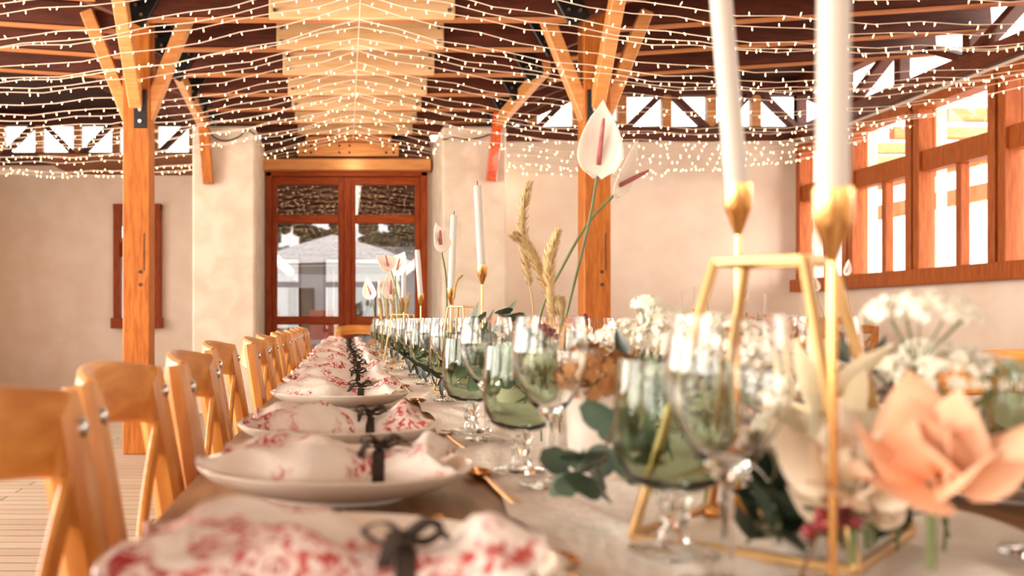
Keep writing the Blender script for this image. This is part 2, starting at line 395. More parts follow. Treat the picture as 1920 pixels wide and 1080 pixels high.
# windows with frames, rails and panes
def window_unit(name, rect, fixed, axis, inward, label, transom=.63, bars=1, frame_m='window_wood', pane='pane_glass'):
    u0, u1, z0, z1 = rect
    e = thing(name, label, None, (0,0,0), kind='structure'); del_keys(e)
    def bx(nm, ua, ub, za, zb, t, o=0.0, m=frame_m, bev=.006):
        c = ((ua+ub)/2, fixed+o, (za+zb)/2) if axis == 'x' else (fixed+o, (ua+ub)/2, (za+zb)/2)
        d = (ub-ua, t, zb-za) if axis == 'x' else (t, ub-ua, zb-za)
        return MB().box(c, d, bev).build(nm, m, e)
    f = .085
    bx('jamb', u0, u0+f, z0, z1, .16, inward*.05); bx('jamb', u1-f, u1, z0, z1, .16, inward*.05)
    bx('head', u0, u1, z1-f, z1, .17, inward*.055); bx('sill', u0-.02, u1+.02, z0-.02, z0+f+.03, .22, inward*.08)
    zt = z0+(z1-z0)*transom
    bx('transom_rail', u0+f, u1-f, zt-.09, zt+.09, .12, inward*.04)
    for k in range(bars):
        um = u0+f+(u1-u0-2*f)*(k+1)/(bars+1); bx('mullion', um-.035, um+.035, z0+f, zt-.09, .08, inward*.03)
    bx('pane', u0+f, u1-f, zt+.09, z1-f, .008, 0, pane, 0); 
    for k in range(bars+1):
        a = u0+f+(u1-u0-2*f)*k/(bars+1); b = u0+f+(u1-u0-2*f)*(k+1)/(bars+1)
        bx('pane', a+.03, b-.03, z0+f, zt-.09, .008, 0, pane, 0)
    return e
k = 5
for i, r in enumerate(RW):
    nm = ['beside the back corner','second from the back corner','third from the back corner','fourth from the back corner','fifth from the back corner','sixth from the back corner','behind the camera on the right','beside the camera on the right'][i]
    window_unit('window_%d' % k, r, XR+.03, 'y', -1, 'orange wooden framed window '+nm, transom=.66 if i < 6 else .7); k += 1
window_unit('window_%d' % k, LW, YBL+.03, 'x', -1, 'narrow dark wooden window behind the left post', bars=0, frame_m='door_wood'); k += 1
for i, r in enumerate(LWN):
    window_unit('window_%d' % k, r, XL-.1, 'y', 1, 'tall wooden window in the left wall, %s from the camera end' % ORD[i].replace('nearest','first'), bars=2); k += 1
for i, r in enumerate(BWN):
    window_unit('window_%d' % k, r, YN-.1, 'x', 1, 'wide window in the rear wall, %s from the left' % ORD[i].replace('nearest','first'), bars=2); k += 1

# double door
e = thing('door_1', 'double glazed wooden door with orange-brown frame in the back wall', None, (0, YB, 0), kind='structure'); del_keys(e)
def db(nm, x0, x1, z0, z1, t, y, m, par, bev=.006): return MB().box(((x0+x1)/2, y, (z0+z1)/2), (x1-x0, t, z1-z0), bev).build(nm, m, par)
db('jamb', DX0, DX0+.06, 0, DZ1, .2, .02, 'door_wood', e); db('jamb', DX1-.07, DX1, 0, DZ1, .2, .02, 'door_wood', e)
db('head', DX0, DX1, 2.53, 2.6, .2, .02, 'door_rail_wood', e)
db('lintel', DX0-.05, DX1+.03, 2.575, 2.7, .32, -.08, 'pine', e, .01)
for (x0, x1, s) in ((DX0+.06, .03, 1), (.035, DX1-.07, -1)):
    lf = db('door_leaf', x0+.001, x1-.001, 2.44, 2.53, .06, 0, 'door_rail_wood', e)
    xa, xb = (-.743, -.065) if s > 0 else (.13, .79)
    db('stile', x0, xa, 0, 2.53, .062, 0, 'door_wood', lf); db('stile', xb, x1, 0, 2.53, .062, 0, 'door_wood', lf)
    for (z0, z1) in ((2.01, 2.11), (.885, .98), (.0, .2)): db('rail', xa, xb, z0, z1, .06, 0, 'door_rail_wood', lf)
    for (z0, z1) in ((2.11, 2.44), (.98, 2.01), (.2, .885)): db('pane', xa, xb, z0, z1, .008, .005, 'door_glass', lf, 0)
db('meeting_strip', .0, .075, 0, 2.52, .03, -.045, 'door_wood', e)
MB().tube([(0.0,-.05,2.27),(0.0,-.05,2.38)], .012, 8).build('bolt_slide', 'door_rail_wood', e)
MB().box((.03,-.04,2.545), (.05,.02,.02), .004).build('catch', 'bolt_steel', e)
# timber over the door
e = thing('trim_1', 'bolted pine boards stacked above the double door', None, (0, YB, 0), kind='structure'); del_keys(e)
db('board', -.51, .60, 2.73, 2.875, .06, -.2, 'pine', e, .008); db('board', -.42, .52, 2.885, 2.95, .05, -.17, 'pine', e, .008)
db('backing_board', -.9, .95, 2.7, 2.95, .05, -.06, 'dark_wood', e, .004)
MB().add([(-.38,-.15,2.95),(.5,-.15,2.95),(.06,-.15,3.09),(-.38,-.1,2.95),(.5,-.1,2.95),(.06,-.1,3.09)], [(0,1,2),(3,5,4),(0,2,5,3),(1,4,5,2),(0,3,4,1)]).build('gable_board', 'pine', e)
for x in (-.05, .06, -.43, -.36, .46, .54):
    for z in (2.765, 2.84): MB().tube([(x,-.24,z),(x,-.225,z)], .012, 8).build('bolt', 'black_steel', e)

# tie beams of the roof: dark side lengths, pale bolted middle boards, black steel end plates
TIES = [7.36+.735*i for i in range(5)]
ties_y = [y for y in [7.36-.735*i for i in range(21, 0, -1)]] + [7.36, 8.13, 8.85, 9.49, 10.1, 10.72]
def make_tie():
    e = thing('roof_truss', 'x', None, (0,0,0), kind='structure'); del_keys(e)
    MB().box((.09, .03, 3.1), (2.9, .09, .24), .006).build('tie_beam', 'dark_wood', e)
    MB().box((.09, .03, 2.966), (2.86, .098, .014), .003).build('lit_edge', 'lit_edge_wood', e)  # pale strip paints in the light along the tie's lower edge
    bd = MB().box((.12, -.04, 3.12), (1.24, .045, .34), .008).build('middle_board', 'pine_pale', e)
    bolt = MB().tube([(0,-.012,0),(0,.012,0)], .014, 8).mesh('bolt', 'bolt_steel')
    for x in (-.46, .70):
        for z in (3.0, 3.1, 3.22): part('bolt', bolt, bd, loc=(x, -.07, z))
    for x, s in ((-1.33, -1), (1.5, 1)):
        m = Matrix.Rotation(-s*.5, 3, 'Y')
        pl = MB().box((x, -.03, 3.08), (.16, .02, .34), .01, m).build('steel_plate', 'black_steel', e)
        for (dx, dz) in ((-.03,.1),(.035,.06),(-.035,-.06),(.03,-.1)):
            v = m @ Vector((dx,0,dz)); part('bolt', bolt, pl, loc=(x+v.x, -.05, 3.08+v.z), scale=.8)
        a = Vector((x, .03, 3.02)); b = Vector((x+s*1.35, .03, 3.58))
        MB().beam(a, b, .08, .2, up=(0,0,1), bev=.006).build('rafter', 'dark_wood', e)
    return e
t0 = proto(make_tie())
for i, y in enumerate(sorted(ties_y, reverse=True)):
    o = t0 if i == 0 else copy_tree(t0)
    o.location = (0, y, 0); o['label'] = 'roof truss with pale bolted middle board, %s from the door wall' % (ORD[i].replace('nearest','first') if i < 20 else 'at the far rear end, number %d' % (i+1)); o['group'] = 'roof trusses'
# wing rafters over the side bays
def make_wing(s):
    e = thing('wing_rafter', 'x', None, (0,0,0), kind='structure'); del_keys(e)
    a, b = (1.75, XR) if s > 0 else (-1.6, XL)
    za, zb = 3.0, 3.22
    MB().beam((a,0,za+.1), (b,0,zb+.1), .09, .17, bev=.006).build('beam', 'dark_wood', e)
    MB().beam((a,-.02,za), (b,-.02,zb), .07, .018, bev=.003).build('lit_edge', 'lit_edge_wood', e)  # same painted-in light along the rafter's lower edge
    return e
for s, nm in ((1, 'right'), (-1, 'left')):
    w0 = proto(make_wing(s))
    for i in range(13):
        o = w0 if i == 0 else copy_tree(w0); o.location = (0, 8.5-.72*i, 0)
        o['label'] = 'dark rafter with orange lower edge over the %s bay, %s from the back' % (nm, ORD[i].replace('nearest','first')); o['group'] = 'wing rafters'
# posts with braces
def make_post(x, y, label, s):
    e = thing('trim_%d' % (2 if s > 0 else 3), label, None, (x, y, 0), kind='structure'); del_keys(e)
    MB().box((0,0,1.75), (.19,.19,3.5), .008).build('post_shaft', 'post_wood', e)
    for sg in (-1, 1):
        MB().beam((sg*.06,-.02,2.36), (sg*.36,-.02,3.12), .09, .11, up=(0,-1,0), bev=.006).build('brace', 'pine', e)
    MB().beam((0,-.08,2.45), (0,-.75,3.2), .09, .1, bev=.006).build('brace', 'pine', e)
    pl = MB().box((-s*.03,-.1,2.42), (.09,.014,.27), .004).build('steel_plate', 'black_steel', e)
    for z in (2.33, 2.41, 2.5): MB().tube([(-s*.03,-.125,z),(-s*.03,-.105,z)], .013, 8).build('bolt', 'bolt_steel', pl)
    for z in (1.28, 1.19): MB().tube([(.03,-.1,z),(.03,-.094,z)], .013, 8).build('peg_hole', 'wick', e)
    MB().box((.055,-.096,1.42), (.006,.004,.26)).build('check_crack', 'wick', e)
    return e
make_post(1.775, 7.0, 'orange wooden post with braces standing right of the anthurium', 1)
make_post(-1.455, 7.0, 'orange wooden post with braces at the left edge', -1)
# long purlin struts that come down to the pillars
for s, (t, m_, b) in ((-1, (P(322,112,8.1), P(380,232,9.6), P(391,345,9.68))), (1, (P(1025,125,8.1), P(935,228,9.6), P(920,340,9.68)))):
    e = thing('trim_%d' % (4 if s < 0 else 5), 'slanting wooden strut with a short upright on the %s pillar' % ('left' if s < 0 else 'right'), None, (0,0,0), kind='structure'); del_keys(e)
    MB().beam(t, m_, .07, .12, bev=.006).build('strut', 'pine', e)
    MB().beam(m_+Vector((0,0,.1)), b, .1, .1, up=(0,1,0), bev=.006).build('upright', 'post_wood' if s < 0 else 'glow_red', e)  # right upright is coloured as if glowing from wrapped lights
    pr = Vector((m_.x, 9.45, 3.0))
    MB().beam((t.x, YN, 3.3), (t.x, 9.8, 3.3), .12, .2, bev=.006).build('purlin', 'dark_wood_long', e)
# hanging dark cables near the pillar tops
for pts, nm in (([(388,235),(402,258),(425,264),(450,255),(462,243),(478,252)], 'left'), ([(830,262),(850,258),(870,262),(900,258),(922,250)], 'right')):
    pth = bez([P(a,b_,9.7) for a, b_ in pts], 5)
    tag(MB().tube(pth, .008, 6).build('power_cable', 'cord', None, 179), 'dark cable drooping across the top of the %s pillar' % nm, 'cable', 'pillar cables')

# outside: terrace, added porch roof, hedge, buildings
struct('ground', MB().box((0, 22, -.16), (60, 60, .1)), 'terrace_stone', 'grey terrace outside the doors')
e = thing('porch', 'timber porch roof added outside the double door to darken its panes', None, (0,0,0), kind='structure'); del_keys(e)  # porch is added as a dark backing for the upper door panes
for i in range(9): MB().box((0, 11.5+.42*i, 2.82), (7, .4, .05), .006).build('ceiling_board', 'outside_timber', e)
for x in (-2.6, 2.7): MB().box((x, 15.1, 1.36), (.14,.14,2.9), .01).build('porch_post', 'outside_timber', e)
MB().box((0, 15.2, 2.62), (7, .12, .4), .01).build('fascia', 'dark_wood', e)
e = thing('far_building', 'grey rendered building seen through the door panes', 'building', (0,0,0))
MB().box((-1, 21, 1.0), (14, .4, 2.3)).build('wall', 'outside_render', e)
MB().box((-1, 21, 2.3), (14.4, .9, .3), .02).build('roof_edge', 'terrace_stone', e)
for x in (-2.2, -.9, .5, 1.9):
    wv = MB().box((x, 20.78, 1.1), (.55,.06,1.0), .01).build('window', 'black_steel', e)
    MB().box((x, 20.74, 1.1), (.46,.01,.9)).build('pane', 'pane_glass', wv)
for i, x in enumerate((-1.3, -.3, 1.0)):
    e = thing('terrace_chair', 'red terrace chair outside the door, %s from the left' % ORD[i].replace('nearest','first'), 'chair', (x, 16.5, 0), .4*i, 'terrace chairs')
    MB().box((0,0,.5), (.44,.44,.05), .015).build('seat', 'outdoor_red', e); MB().box((0,.2,.85), (.44,.04,.5), .015).build('backrest', 'outdoor_red', e)
    for a in (-.19,.19):
        for b in (-.19,.19): MB().box((a,b,.2), (.035,.035,.6)).build('leg', 'bolt_steel', e)
e = thing('parasol', 'pale parasol standing on the terrace behind the door', 'parasol', (-.2, 18.2, -.1))
MB().lathe([(1.7,2.0),(.9,2.35),(.03,2.6),(.03,2.57),(.9,2.31),(1.7,1.94)], 8).build('canopy', 'parasol_cloth', e)
MB().tube([(0,0,0),(0,0,2.6)], .03, 8).build('pole', 'bolt_steel', e); MB().lathe([(.0,0),(.3,0),(.3,.08),(.05,.1)], 16).build('base', 'black_steel', e)
e = thing('hedge', 'dark hedge beyond the terrace', 'hedge', (0,0,0))
mb = MB(); rh = random.Random(3)
for i in range(1500):
    mb.ico((rh.uniform(-9,9), 24+rh.uniform(-.6,.6), rh.uniform(0,4.2)), rh.uniform(.12,.3))
mb.build('foliage', 'hedge', e, 179, 'stuff')
e = thing('pergola', 'orange timber pergola outside the right windows', 'pergola', (0,0,0))
for i in range(5): MB().box((6.6+.0*i, 2.5+2.2*i, 1.2), (.14,.14,2.8), .01).build('post', 'pine', e)
for z in (2.25, 2.62): MB().box((6.55, 7, z), (.08, 11, .17), .01).build('rail', 'pine', e)
for i in range(12): MB().box((6.4, 2+.9*i, 2.85), (1.6, .1, .12), .01).build('rafter', 'pine', e)

# ------------------------------------------------------------------ fairy lights
rs = random.Random(21)
def nthw(i):
    tens = ['', '', 'twenty', 'thirty', 'forty', 'fifty', 'sixty', 'seventy', 'eighty']
    if i < 20: return ORD[i].replace('nearest', 'first')
    return tens[(i+1)//10]+('' if (i+1) % 10 else 'th place')+('-'+ORD[(i+1) % 10-1].replace('nearest', 'first') if (i+1) % 10 else '')
def make_string(i, y0):
    e = thing('string_light', 'warm fairy light string across the hall, %s from the door' % nthw(i), 'string light', (.1, y0, 2.9), group='fairy light strings')
    wm, bm_ = MB(), MB(); sag = rs.uniform(.24,.28); dz = rs.uniform(-.02,.01)
    for s, xe in ((-1, XL+.05-.1), (1, XR-.05-.1)):
        ye = rs.uniform(-.28,.28); n = 20; pts = []
        def pos(t):
            x = xe*t; ax = abs(x)
            return Vector((x, ye*t, dz-sag*ax*(1-ax/6.0)+.012*math.sin(ax*9+i)))
        wm.tube([pos(k/n) for k in range(n+1)], .0032, 3, False)
        L = abs(xe); nb = int(L/.11)
        for k in range(nb):
            p = pos((k+rs.uniform(.1,.9))/nb); d = Vector((rs.uniform(-.5,.5), rs.uniform(-.5,.5), -1 if rs.random() < .85 else .8)).normalized()*rs.uniform(.018,.026)
            u = d.orthogonal().normalized()*.0029; v = d.cross(u).normalized()*.0029
            c = p+d*.55
            bm_.add([p, c+u, c+v, c-u, c-v, p+d], [(0,1,2),(0,2,3),(0,3,4),(0,4,1),(5,2,1),(5,3,2),(5,4,3),(5,1,4)])
    if i % 3 == 1:                                   # the glow of this string and its neighbours
        for lx, lz in ((0, -.3), (-1.7, -.55), (1.7, -.55)):
            l = bpy.data.lights.new('bulb_light', 'POINT'); l.energy = 2.0; l.color = (1, .84, .66); l.shadow_soft_size = .12
            lo = bpy.data.objects.new('bulb_light', l); COL.objects.link(lo); lo.parent = e; lo.location = (lx, 0, lz)
    wm.build('wire', 'wire', e); bm_.build('bulbs', 'bulb_glow', e, None, 'stuff')
y = 10.85; i = 0
while y > -7.5:
    make_string(i, y); i += 1; y -= .18*(1+.55*rs.random()) if y > 2.5 else .36
tag(MB().tube([(.1, YN+.1, 2.905), (.1, YB-.15, 2.905)], .003, 6).build('ridge_wire', 'wire'), 'thin wire along the ridge that carries the fairy lights', 'wire')

# ------------------------------------------------------------------ main table
TZ = .75; TX0, TX1, TY0, TY1 = -.19, .95, -.7, 7.5
e = thing('banquet_table', 'long brown wooden banquet table running to the door', 'table', ((TX0+TX1)/2, (TY0+TY1)/2, 0))
cx, cy = (TX0+TX1)/2, (TY0+TY1)/2
nb = 6; bw = (TX1-TX0)/nb
for i in range(nb): MB().box((TX0+bw*(i+.5)-cx, 0, TZ-.018), (bw-.002, TY1-TY0, .036), .003).build('top_plank', 'table_wood', e)
for s in (-1, 1): MB().box((s*.46, 0, TZ-.08), (.025, TY1-TY0-.2, .085), .003).build('apron', 'table_wood', e)
for k in range(5):
    for s in (-1, 1): MB().box((s*.44, TY0-cy+.25+k*(TY1-TY0-.5)/4, (TZ-.04)/2), (.07,.07,TZ-.04), .006).build('leg', 'table_wood', e)
# gauze runner
rr = random.Random(5)
def runner(u, v):
    y = -.5+7.6*u; x = .165+.45*v
    ex = .012*math.sin(y*7)+.01*math.sin(y*17+1)
    x += ex*(1-abs(v-.5))
    z = TZ+.0035+.004*(1+math.sin(y*23+v*5))*abs(math.sin(v*9+y*2.3))**3+.006*max(0, math.sin(x*60+math.sin(y*6)*2.2))**4
    return (x, y, z)
tag(MB().grid(runner, 420, 46).build('table_runner', 'gauze', None, 179), 'creamy gauze runner crumpled along the middle of the table', 'table runner')

# ------------------------------------------------------------------ chairs
def make_chair():
    e = thing('cross_back_chair', 'x', 'chair')
    def yb(z):                                       # leaning curve of the back posts
        return -.185-.07*max(0,(z-.42)/.48)**1.2 if z > .42 else -.185-.05*((.42-z)/.42)**1.5
    bolt = MB().lathe([(0,.004),(.006,.0035),(.009,.0015),(.0095,-.002)], 12).mesh('bolt', 'bolt_steel', 60)
    for s in (-1, 1):
        zs = [0,.12,.25,.36,.44,.52,.6,.68,.75,.81,.86,.885]
        pth = [(s*(.19-.02*min(1, max(0,(z-.45)/.4)) if z > .45 else .19), yb(z), z) for z in zs]
        wd = [.034,.038,.044,.05,.056,.058,.058,.057,.056,.054,.052,.046]
        lg = MB().sweep(pth, wd, [.03,.032,.034,.036,.038,.038,.038,.037,.036,.035,.034,.03], (1,0,0), .5).build('back_post', 'chair_wood', e, 35)
        part('bolt', bolt, lg, loc=(s*.172, yb(.855)+.0185, .855), rot=(-PI/2+.1,0,0))
        pth = [(s*.185,.18,.44),(s*.19,.185,.22),(s*.195,.19,0)]
        MB().sweep(pth, [.036,.032,.026], [.036,.032,.026], (1,0,0), .5).build('front_leg', 'chair_wood', e, 35)
        MB().tube([(s*.188,-.2,.2),(s*.192,.185,.2)], .009, 8).build('side_stretcher', 'chair_wood', e, 60)
    n = 12
    pth = [(-.155+.31*k/n, yb(.86)-.035*math.sin(PI*k/n)**.8, .852+.012*math.sin(PI*k/n)) for k in range(n+1)]
    MB().sweep(pth, .075, .018, (0,.12,1), .5).build('top_rail', 'chair_rail_wood', e, 35)
    for s in (-1, 1):
        pth = []
        for k in range(n+1):
            t = k/n; z = .81-.33*t; x = s*(-.155+.31*t)
            pth.append((x, yb(z)-.02*math.sin(PI*t)+(.004*s), z))
        MB().sweep(pth, .03, .008, (.6*s,0,.8), .4).build('cross_slat', 'chair_wood', e, 35)
    def seat(u, v):
        a = 2*PI*v; ca, sa = math.cos(a), math.sin(a)
        q = lambda t: math.copysign(abs(t)**.55, t)
        prof = [(0,.462),(.7,.461),(.93,.466),(1,.458),(1,.44),(.96,.428),(0,.426)]
        r, z = prof[int(round(u*6))]
        return (.215*r*q(ca)*(1+.04*sa), .2*r*q(sa), z)
    MB().grid(seat, 7, 32, True).build('seat', 'chair_rail_wood', e, 35)
    MB().tube([(-.19,.186,.27),(.19,.186,.27)], .009, 8).build('front_stretcher', 'chair_rail_wood', e, 60)
    return e
L = [.672, 1.122, 1.546, 2.223, 2.72, 3.22, 3.72, 4.22, 4.72, 5.22, 5.72, 6.22, 6.72, 7.2]
ch0 = proto(make_chair()); used = [False]
rc = random.Random(11)
def chair(x, y, rz, label, group):
    o = copy_tree(ch0) if used[0] else ch0; used[0] = True
    o.location = (x, y, 0); o.rotation_euler = (0,0,rz); o['label'] = label; o['group'] = group
    return o
xo = [.0,-.008,.012,-.03,.008,.0,.01,-.005]+[0]*8
for i, d in enumerate(L[:12]):
    chair(xo[i], d+.02, -PI/2+rc.uniform(-.03,.03), 'honey wooden cross-back chair, %s along the left side of the long table' % ORD[i], 'chairs on the left side')
for i, d in enumerate(L):
    chair(.765+rc.uniform(-.005,.03), d+.02, PI/2+rc.uniform(-.03,.03), 'honey wooden cross-back chair, %s along the right side of the long table' % ORD[i], 'chairs on the right side')
chair(.12, 7.75, PI, 'honey wooden cross-back chair at the far end of the long table', 'chairs at the table ends')

# ------------------------------------------------------------------ place settings
plate_me = MB().lathe([(0,.0),(.078,.0),(.08,-.0),(.082,.005),(.094,.007),(.122,.014),(.144,.0245),(.1545,.033),(.1565,.0362),(.1545,.038),(.147,.0352),(.122,.0225),(.1,.0145),(.09,.0125),(0,.012)], 64).mesh('plate', 'ceramic', 50)
def napkin_mesh(seed):
    r = random.Random(seed); ph = [r.uniform(0,6.28) for _ in range(8)]
    U0, UR, U1 = -.134, .05, .128
    mb = MB(); nu, nv = 56, 40
    def sm(t): t = max(0, min(1, t)); return t*t*(3-2*t)
    def fn(u, v):
        x = U0+(U1-U0)*u; a = 2*PI*v; ca, sa = math.cos(a), math.sin(a)
        k = abs(x-UR); pinch = sm(k/.075)
        wl = .034+.043*pinch if x < UR else .034+.032*pinch
        h = .032+(.021 if x < UR else .019)*pinch*(1-.55*sm((UR-x-.11)/.1))
        if x > UR: h *= 1-.25*sm((x-UR-.05)/.04)
        fold = 1+.10*math.sin(3*a+ph[0]+x*22)+.07*math.sin(7*a+ph[1]-x*30)*pinch
        yy = wl*math.copysign(abs(ca)**.8, ca)*(1+.1*math.sin(x*40+ph[2])*pinch)
        zz = h*(.5+.5*math.copysign(abs(sa)**.7, sa))
        if sa > 0: zz *= fold
        # long soft folds over the top
        if sa > 0: zz += .005*pinch*math.sin(yy*95+ph[3]+x*18)+.003*math.sin(x*70+ph[4]+yy*40)
        endl = sm((U0+.05-x)/.05); endr = sm((x-U1+.03)/.03)
        zz = zz*(1-.62*endl)*(1-.45*endr)
        zb = .0145+.028*(max(0, abs(x)-.085)/.07)**1.2
        x2 = x-endl*(.018*(abs(yy)/.085)**1.5-.008)+endr*.012*math.sin(a*2+ph[5])
        zz += endl*.008*math.sin(yy*60+ph[6])
        return (x2, yy+.008*math.sin(x*14+ph[7]), zb+max(zz, 0))
    mb.grid(fn, nu, nv, True)
    for e0 in (0, (nu-1)*nv):                        # tuck the open ends
        c = len(mb.v); pts = mb.v[e0:e0+nv]; ctr = [sum(p[i] for p in pts)/nv for i in range(3)]
        mb.v.append((ctr[0]+(.015 if e0 == 0 else -.01), ctr[1], ctr[2]))
        for j in range(nv): mb.f.append((e0+j, e0+(j+1)%nv, c) if e0 else (e0+(j+1)%nv, e0+j, c))
    return mb.mesh('cloth', 'toile', 179), fn, (UR-U0)/(U1-U0)
def strip(mb, pts, side, wdt):
    pts = bez(pts, 6); mb.sweep(pts, wdt, .0012, side, .3)
def ribbon_meshes(fn, ur, seed):
    r = random.Random(seed*3+1)
    band = MB(); n = 40; ring = []
    for j in range(n):
        p = Vector(fn(ur, j/n)); c = Vector((p.x, 0, .03)); q = c+(p-c)*1.06; q.z = max(q.z, .0128); ring.append(q)
    for j in range(n):
        a, b = ring[j], ring[(j+1)%n]; s = Vector((.0068,0,0))
        band.add([a-s, a+s, b+s, b-s], [(0,1,2,3)])
    top = max(ring, key=lambda q: q.z).copy(); top += Vector((0,0,.001))
    bow = MB()
    bow.box(top+Vector((0,0,.004)), (.014,.014,.009), .003)
    for s in (-1, 1):
        a = r.uniform(-.5,.5); d = Vector((s*math.cos(a), math.sin(a), 0)); ln = r.uniform(.02,.03)
        k = Vector((-d.y, d.x, .25)).normalized()
        strip(bow, [top+Vector((0,0,.006)), top+d*ln*.5+Vector((0,0,.016)), top+d*ln+Vector((0,0,.012)), top+d*ln*.6+Vector((0,0,.003)), top+Vector((0,0,.004))], k, .011)
        a += s*r.uniform(.5,.9); d = Vector((s*math.cos(a), math.sin(a), 0)); ln = r.uniform(.032,.05)
        k = Vector((-d.y, d.x, .2)).normalized()
        strip(bow, [top+Vector((0,0,.005)), top+d*ln*.5+Vector((0,0,.012)), top+d*ln+Vector((0,0,-.006))], k, .011)
    return band.mesh('ribbon_band', 'ribbon', 60), bow.mesh('ribbon_bow', 'ribbon', 60)
NAP = []
for sd in range(5):
    c, fn, ur = napkin_mesh(sd+2); NAP.append((c,)+ribbon_meshes(fn, ur, sd))
# cutlery
def spoon_mesh():
    hd, bw = MB(), MB()
    hd.sweep(bez([(0,-.1,.002),(0,-.03,.004),(0,.03,.008),(0,.052,.006)], 5), [.013,.013,.0125,.012,.011,.0105,.01,.009,.008,.007,.006,.0055,.005,.0055,.006,.006], .0026, (1,0,0), .4)
    def f(u, v):
        a = 2*PI*v; r = u
        x = .0185*r*math.cos(a); y = .083+.031*r*math.sin(a)
        return (x, y, .0015+.0085*r*r)
    bw.grid(f, 7, 24, True)
    def f2(u, v):
        x, y, z = f(u, v); return (x, y, z-.0012)
    bw.grid(f2, 7, 24, True)
    return hd.mesh('handle', 'gold', 60), bw.mesh('bowl', 'gold', 179)
def fork_mesh():
    hd, ti = MB(), MB()
    hd.sweep(bez([(0,-.1,.002),(0,-.02,.004),(0,.05,.008)], 6), [.013]*5+[.011]*4+[.008]*4, .0026, (1,0,0), .4)
    ti.sweep([(0,.048,.0078),(0,.06,.006),(0,.068,.0055)], [.008,.02,.022], .002, (1,0,0), .3)
    for k in range(4): ti.sweep([(-.0092+.0061*k,.066,.0055),(-.0092+.0061*k,.09,.007),(-.009+.006*k,.105,.011)], [.0034,.003,.002], .0018, (1,0,0), .3)
    return hd.mesh('handle', 'gold', 60), ti.mesh('tines', 'gold', 60)
def knife_mesh():
    hd, bl = MB(), MB()
    hd.sweep(bez([(0,-.11,.004),(0,-.04,.005),(0,.01,.005)], 5), .0115, .006, (1,0,0), .6)
    bl.sweep(bez([(0,.008,.005),(.001,.05,.004),(.003,.1,.003),(.007,.118,.003)], 4), [.01,.014,.017,.018,.019,.019,.019,.019,.018,.016,.012,.008,.003], .0016, (1,0,0), .3)
    return hd.mesh('handle', 'gold', 60), bl.mesh('blade', 'gold', 60)
SP, FK, KN = spoon_mesh(), fork_mesh(), knife_mesh()
# glasses
def glass_parts():
    H = .2
    outer = [(.0042,.074),(.011,.081),(.0235,.097),(.0345,.116),(.0425,.138),(.043,.158),(.0405,.178),(.038,.194)]
    inner = [(.0372,.194),(.0395,.178),(.0418,.158),(.0413,.138),(.0333,.1165),(.0222,.1),(.010,.0875),(0,.0855)]
    bowl = MB().lathe(outer+inner, 40).mesh('bowl', 'crystal', 60)
    stem = MB().lathe([(.0055,.008),(.0042,.02),(.0038,.045),(.0052,.056),(.0038,.062),(.0042,.074)], 20).mesh('stem', 'crystal', 60)
    foot = MB().lathe([(0,.0006),(.034,.0006),(.0355,.002),(.034,.0032),(.016,.0052),(.0055,.008)], 40).mesh('foot', 'crystal', 60)
    return bowl, stem, foot
def goblet_parts():
    outer = [(.009,.050),(.024,.053),(.038,.062),(.0465,.079),(.0485,.1),(.0475,.122),(.0455,.143),(.0445,.158)]
    inner = [(.0427,.158),(.0437,.143),(.0455,.122),(.0463,.1),(.0442,.081),(.036,.066),(.022,.0595),(0,.058)]
    bowl = MB().lathe(outer+inner, 40).mesh('bowl', 'green_glass', 60)
    fl = lambda a, z: 1+.08*math.cos(8*a)
    stem = MB().lathe([(.011,.009),(.0125,.016),(.009,.022),(.0125,.03),(.0095,.036),(.013,.043),(.009,.050)], 32, rf=fl).mesh('stem', 'crystal', 40)
    foot = MB().lathe([(0,.0006),(.034,.0006),(.0365,.003),(.034,.0055),(.02,.0075),(.011,.009)], 40).mesh('foot', 'crystal', 60)
    return bowl, stem, foot
GP, GG = glass_parts(), goblet_parts()
def multi(name, label, cat, group, loc, rz, parts_):
    e = thing(name, label, cat, loc, rz, group)
    for nm, me in parts_: part(nm, me, e)
    return e
rp = random.Random(31)
TOP = TZ+.0005
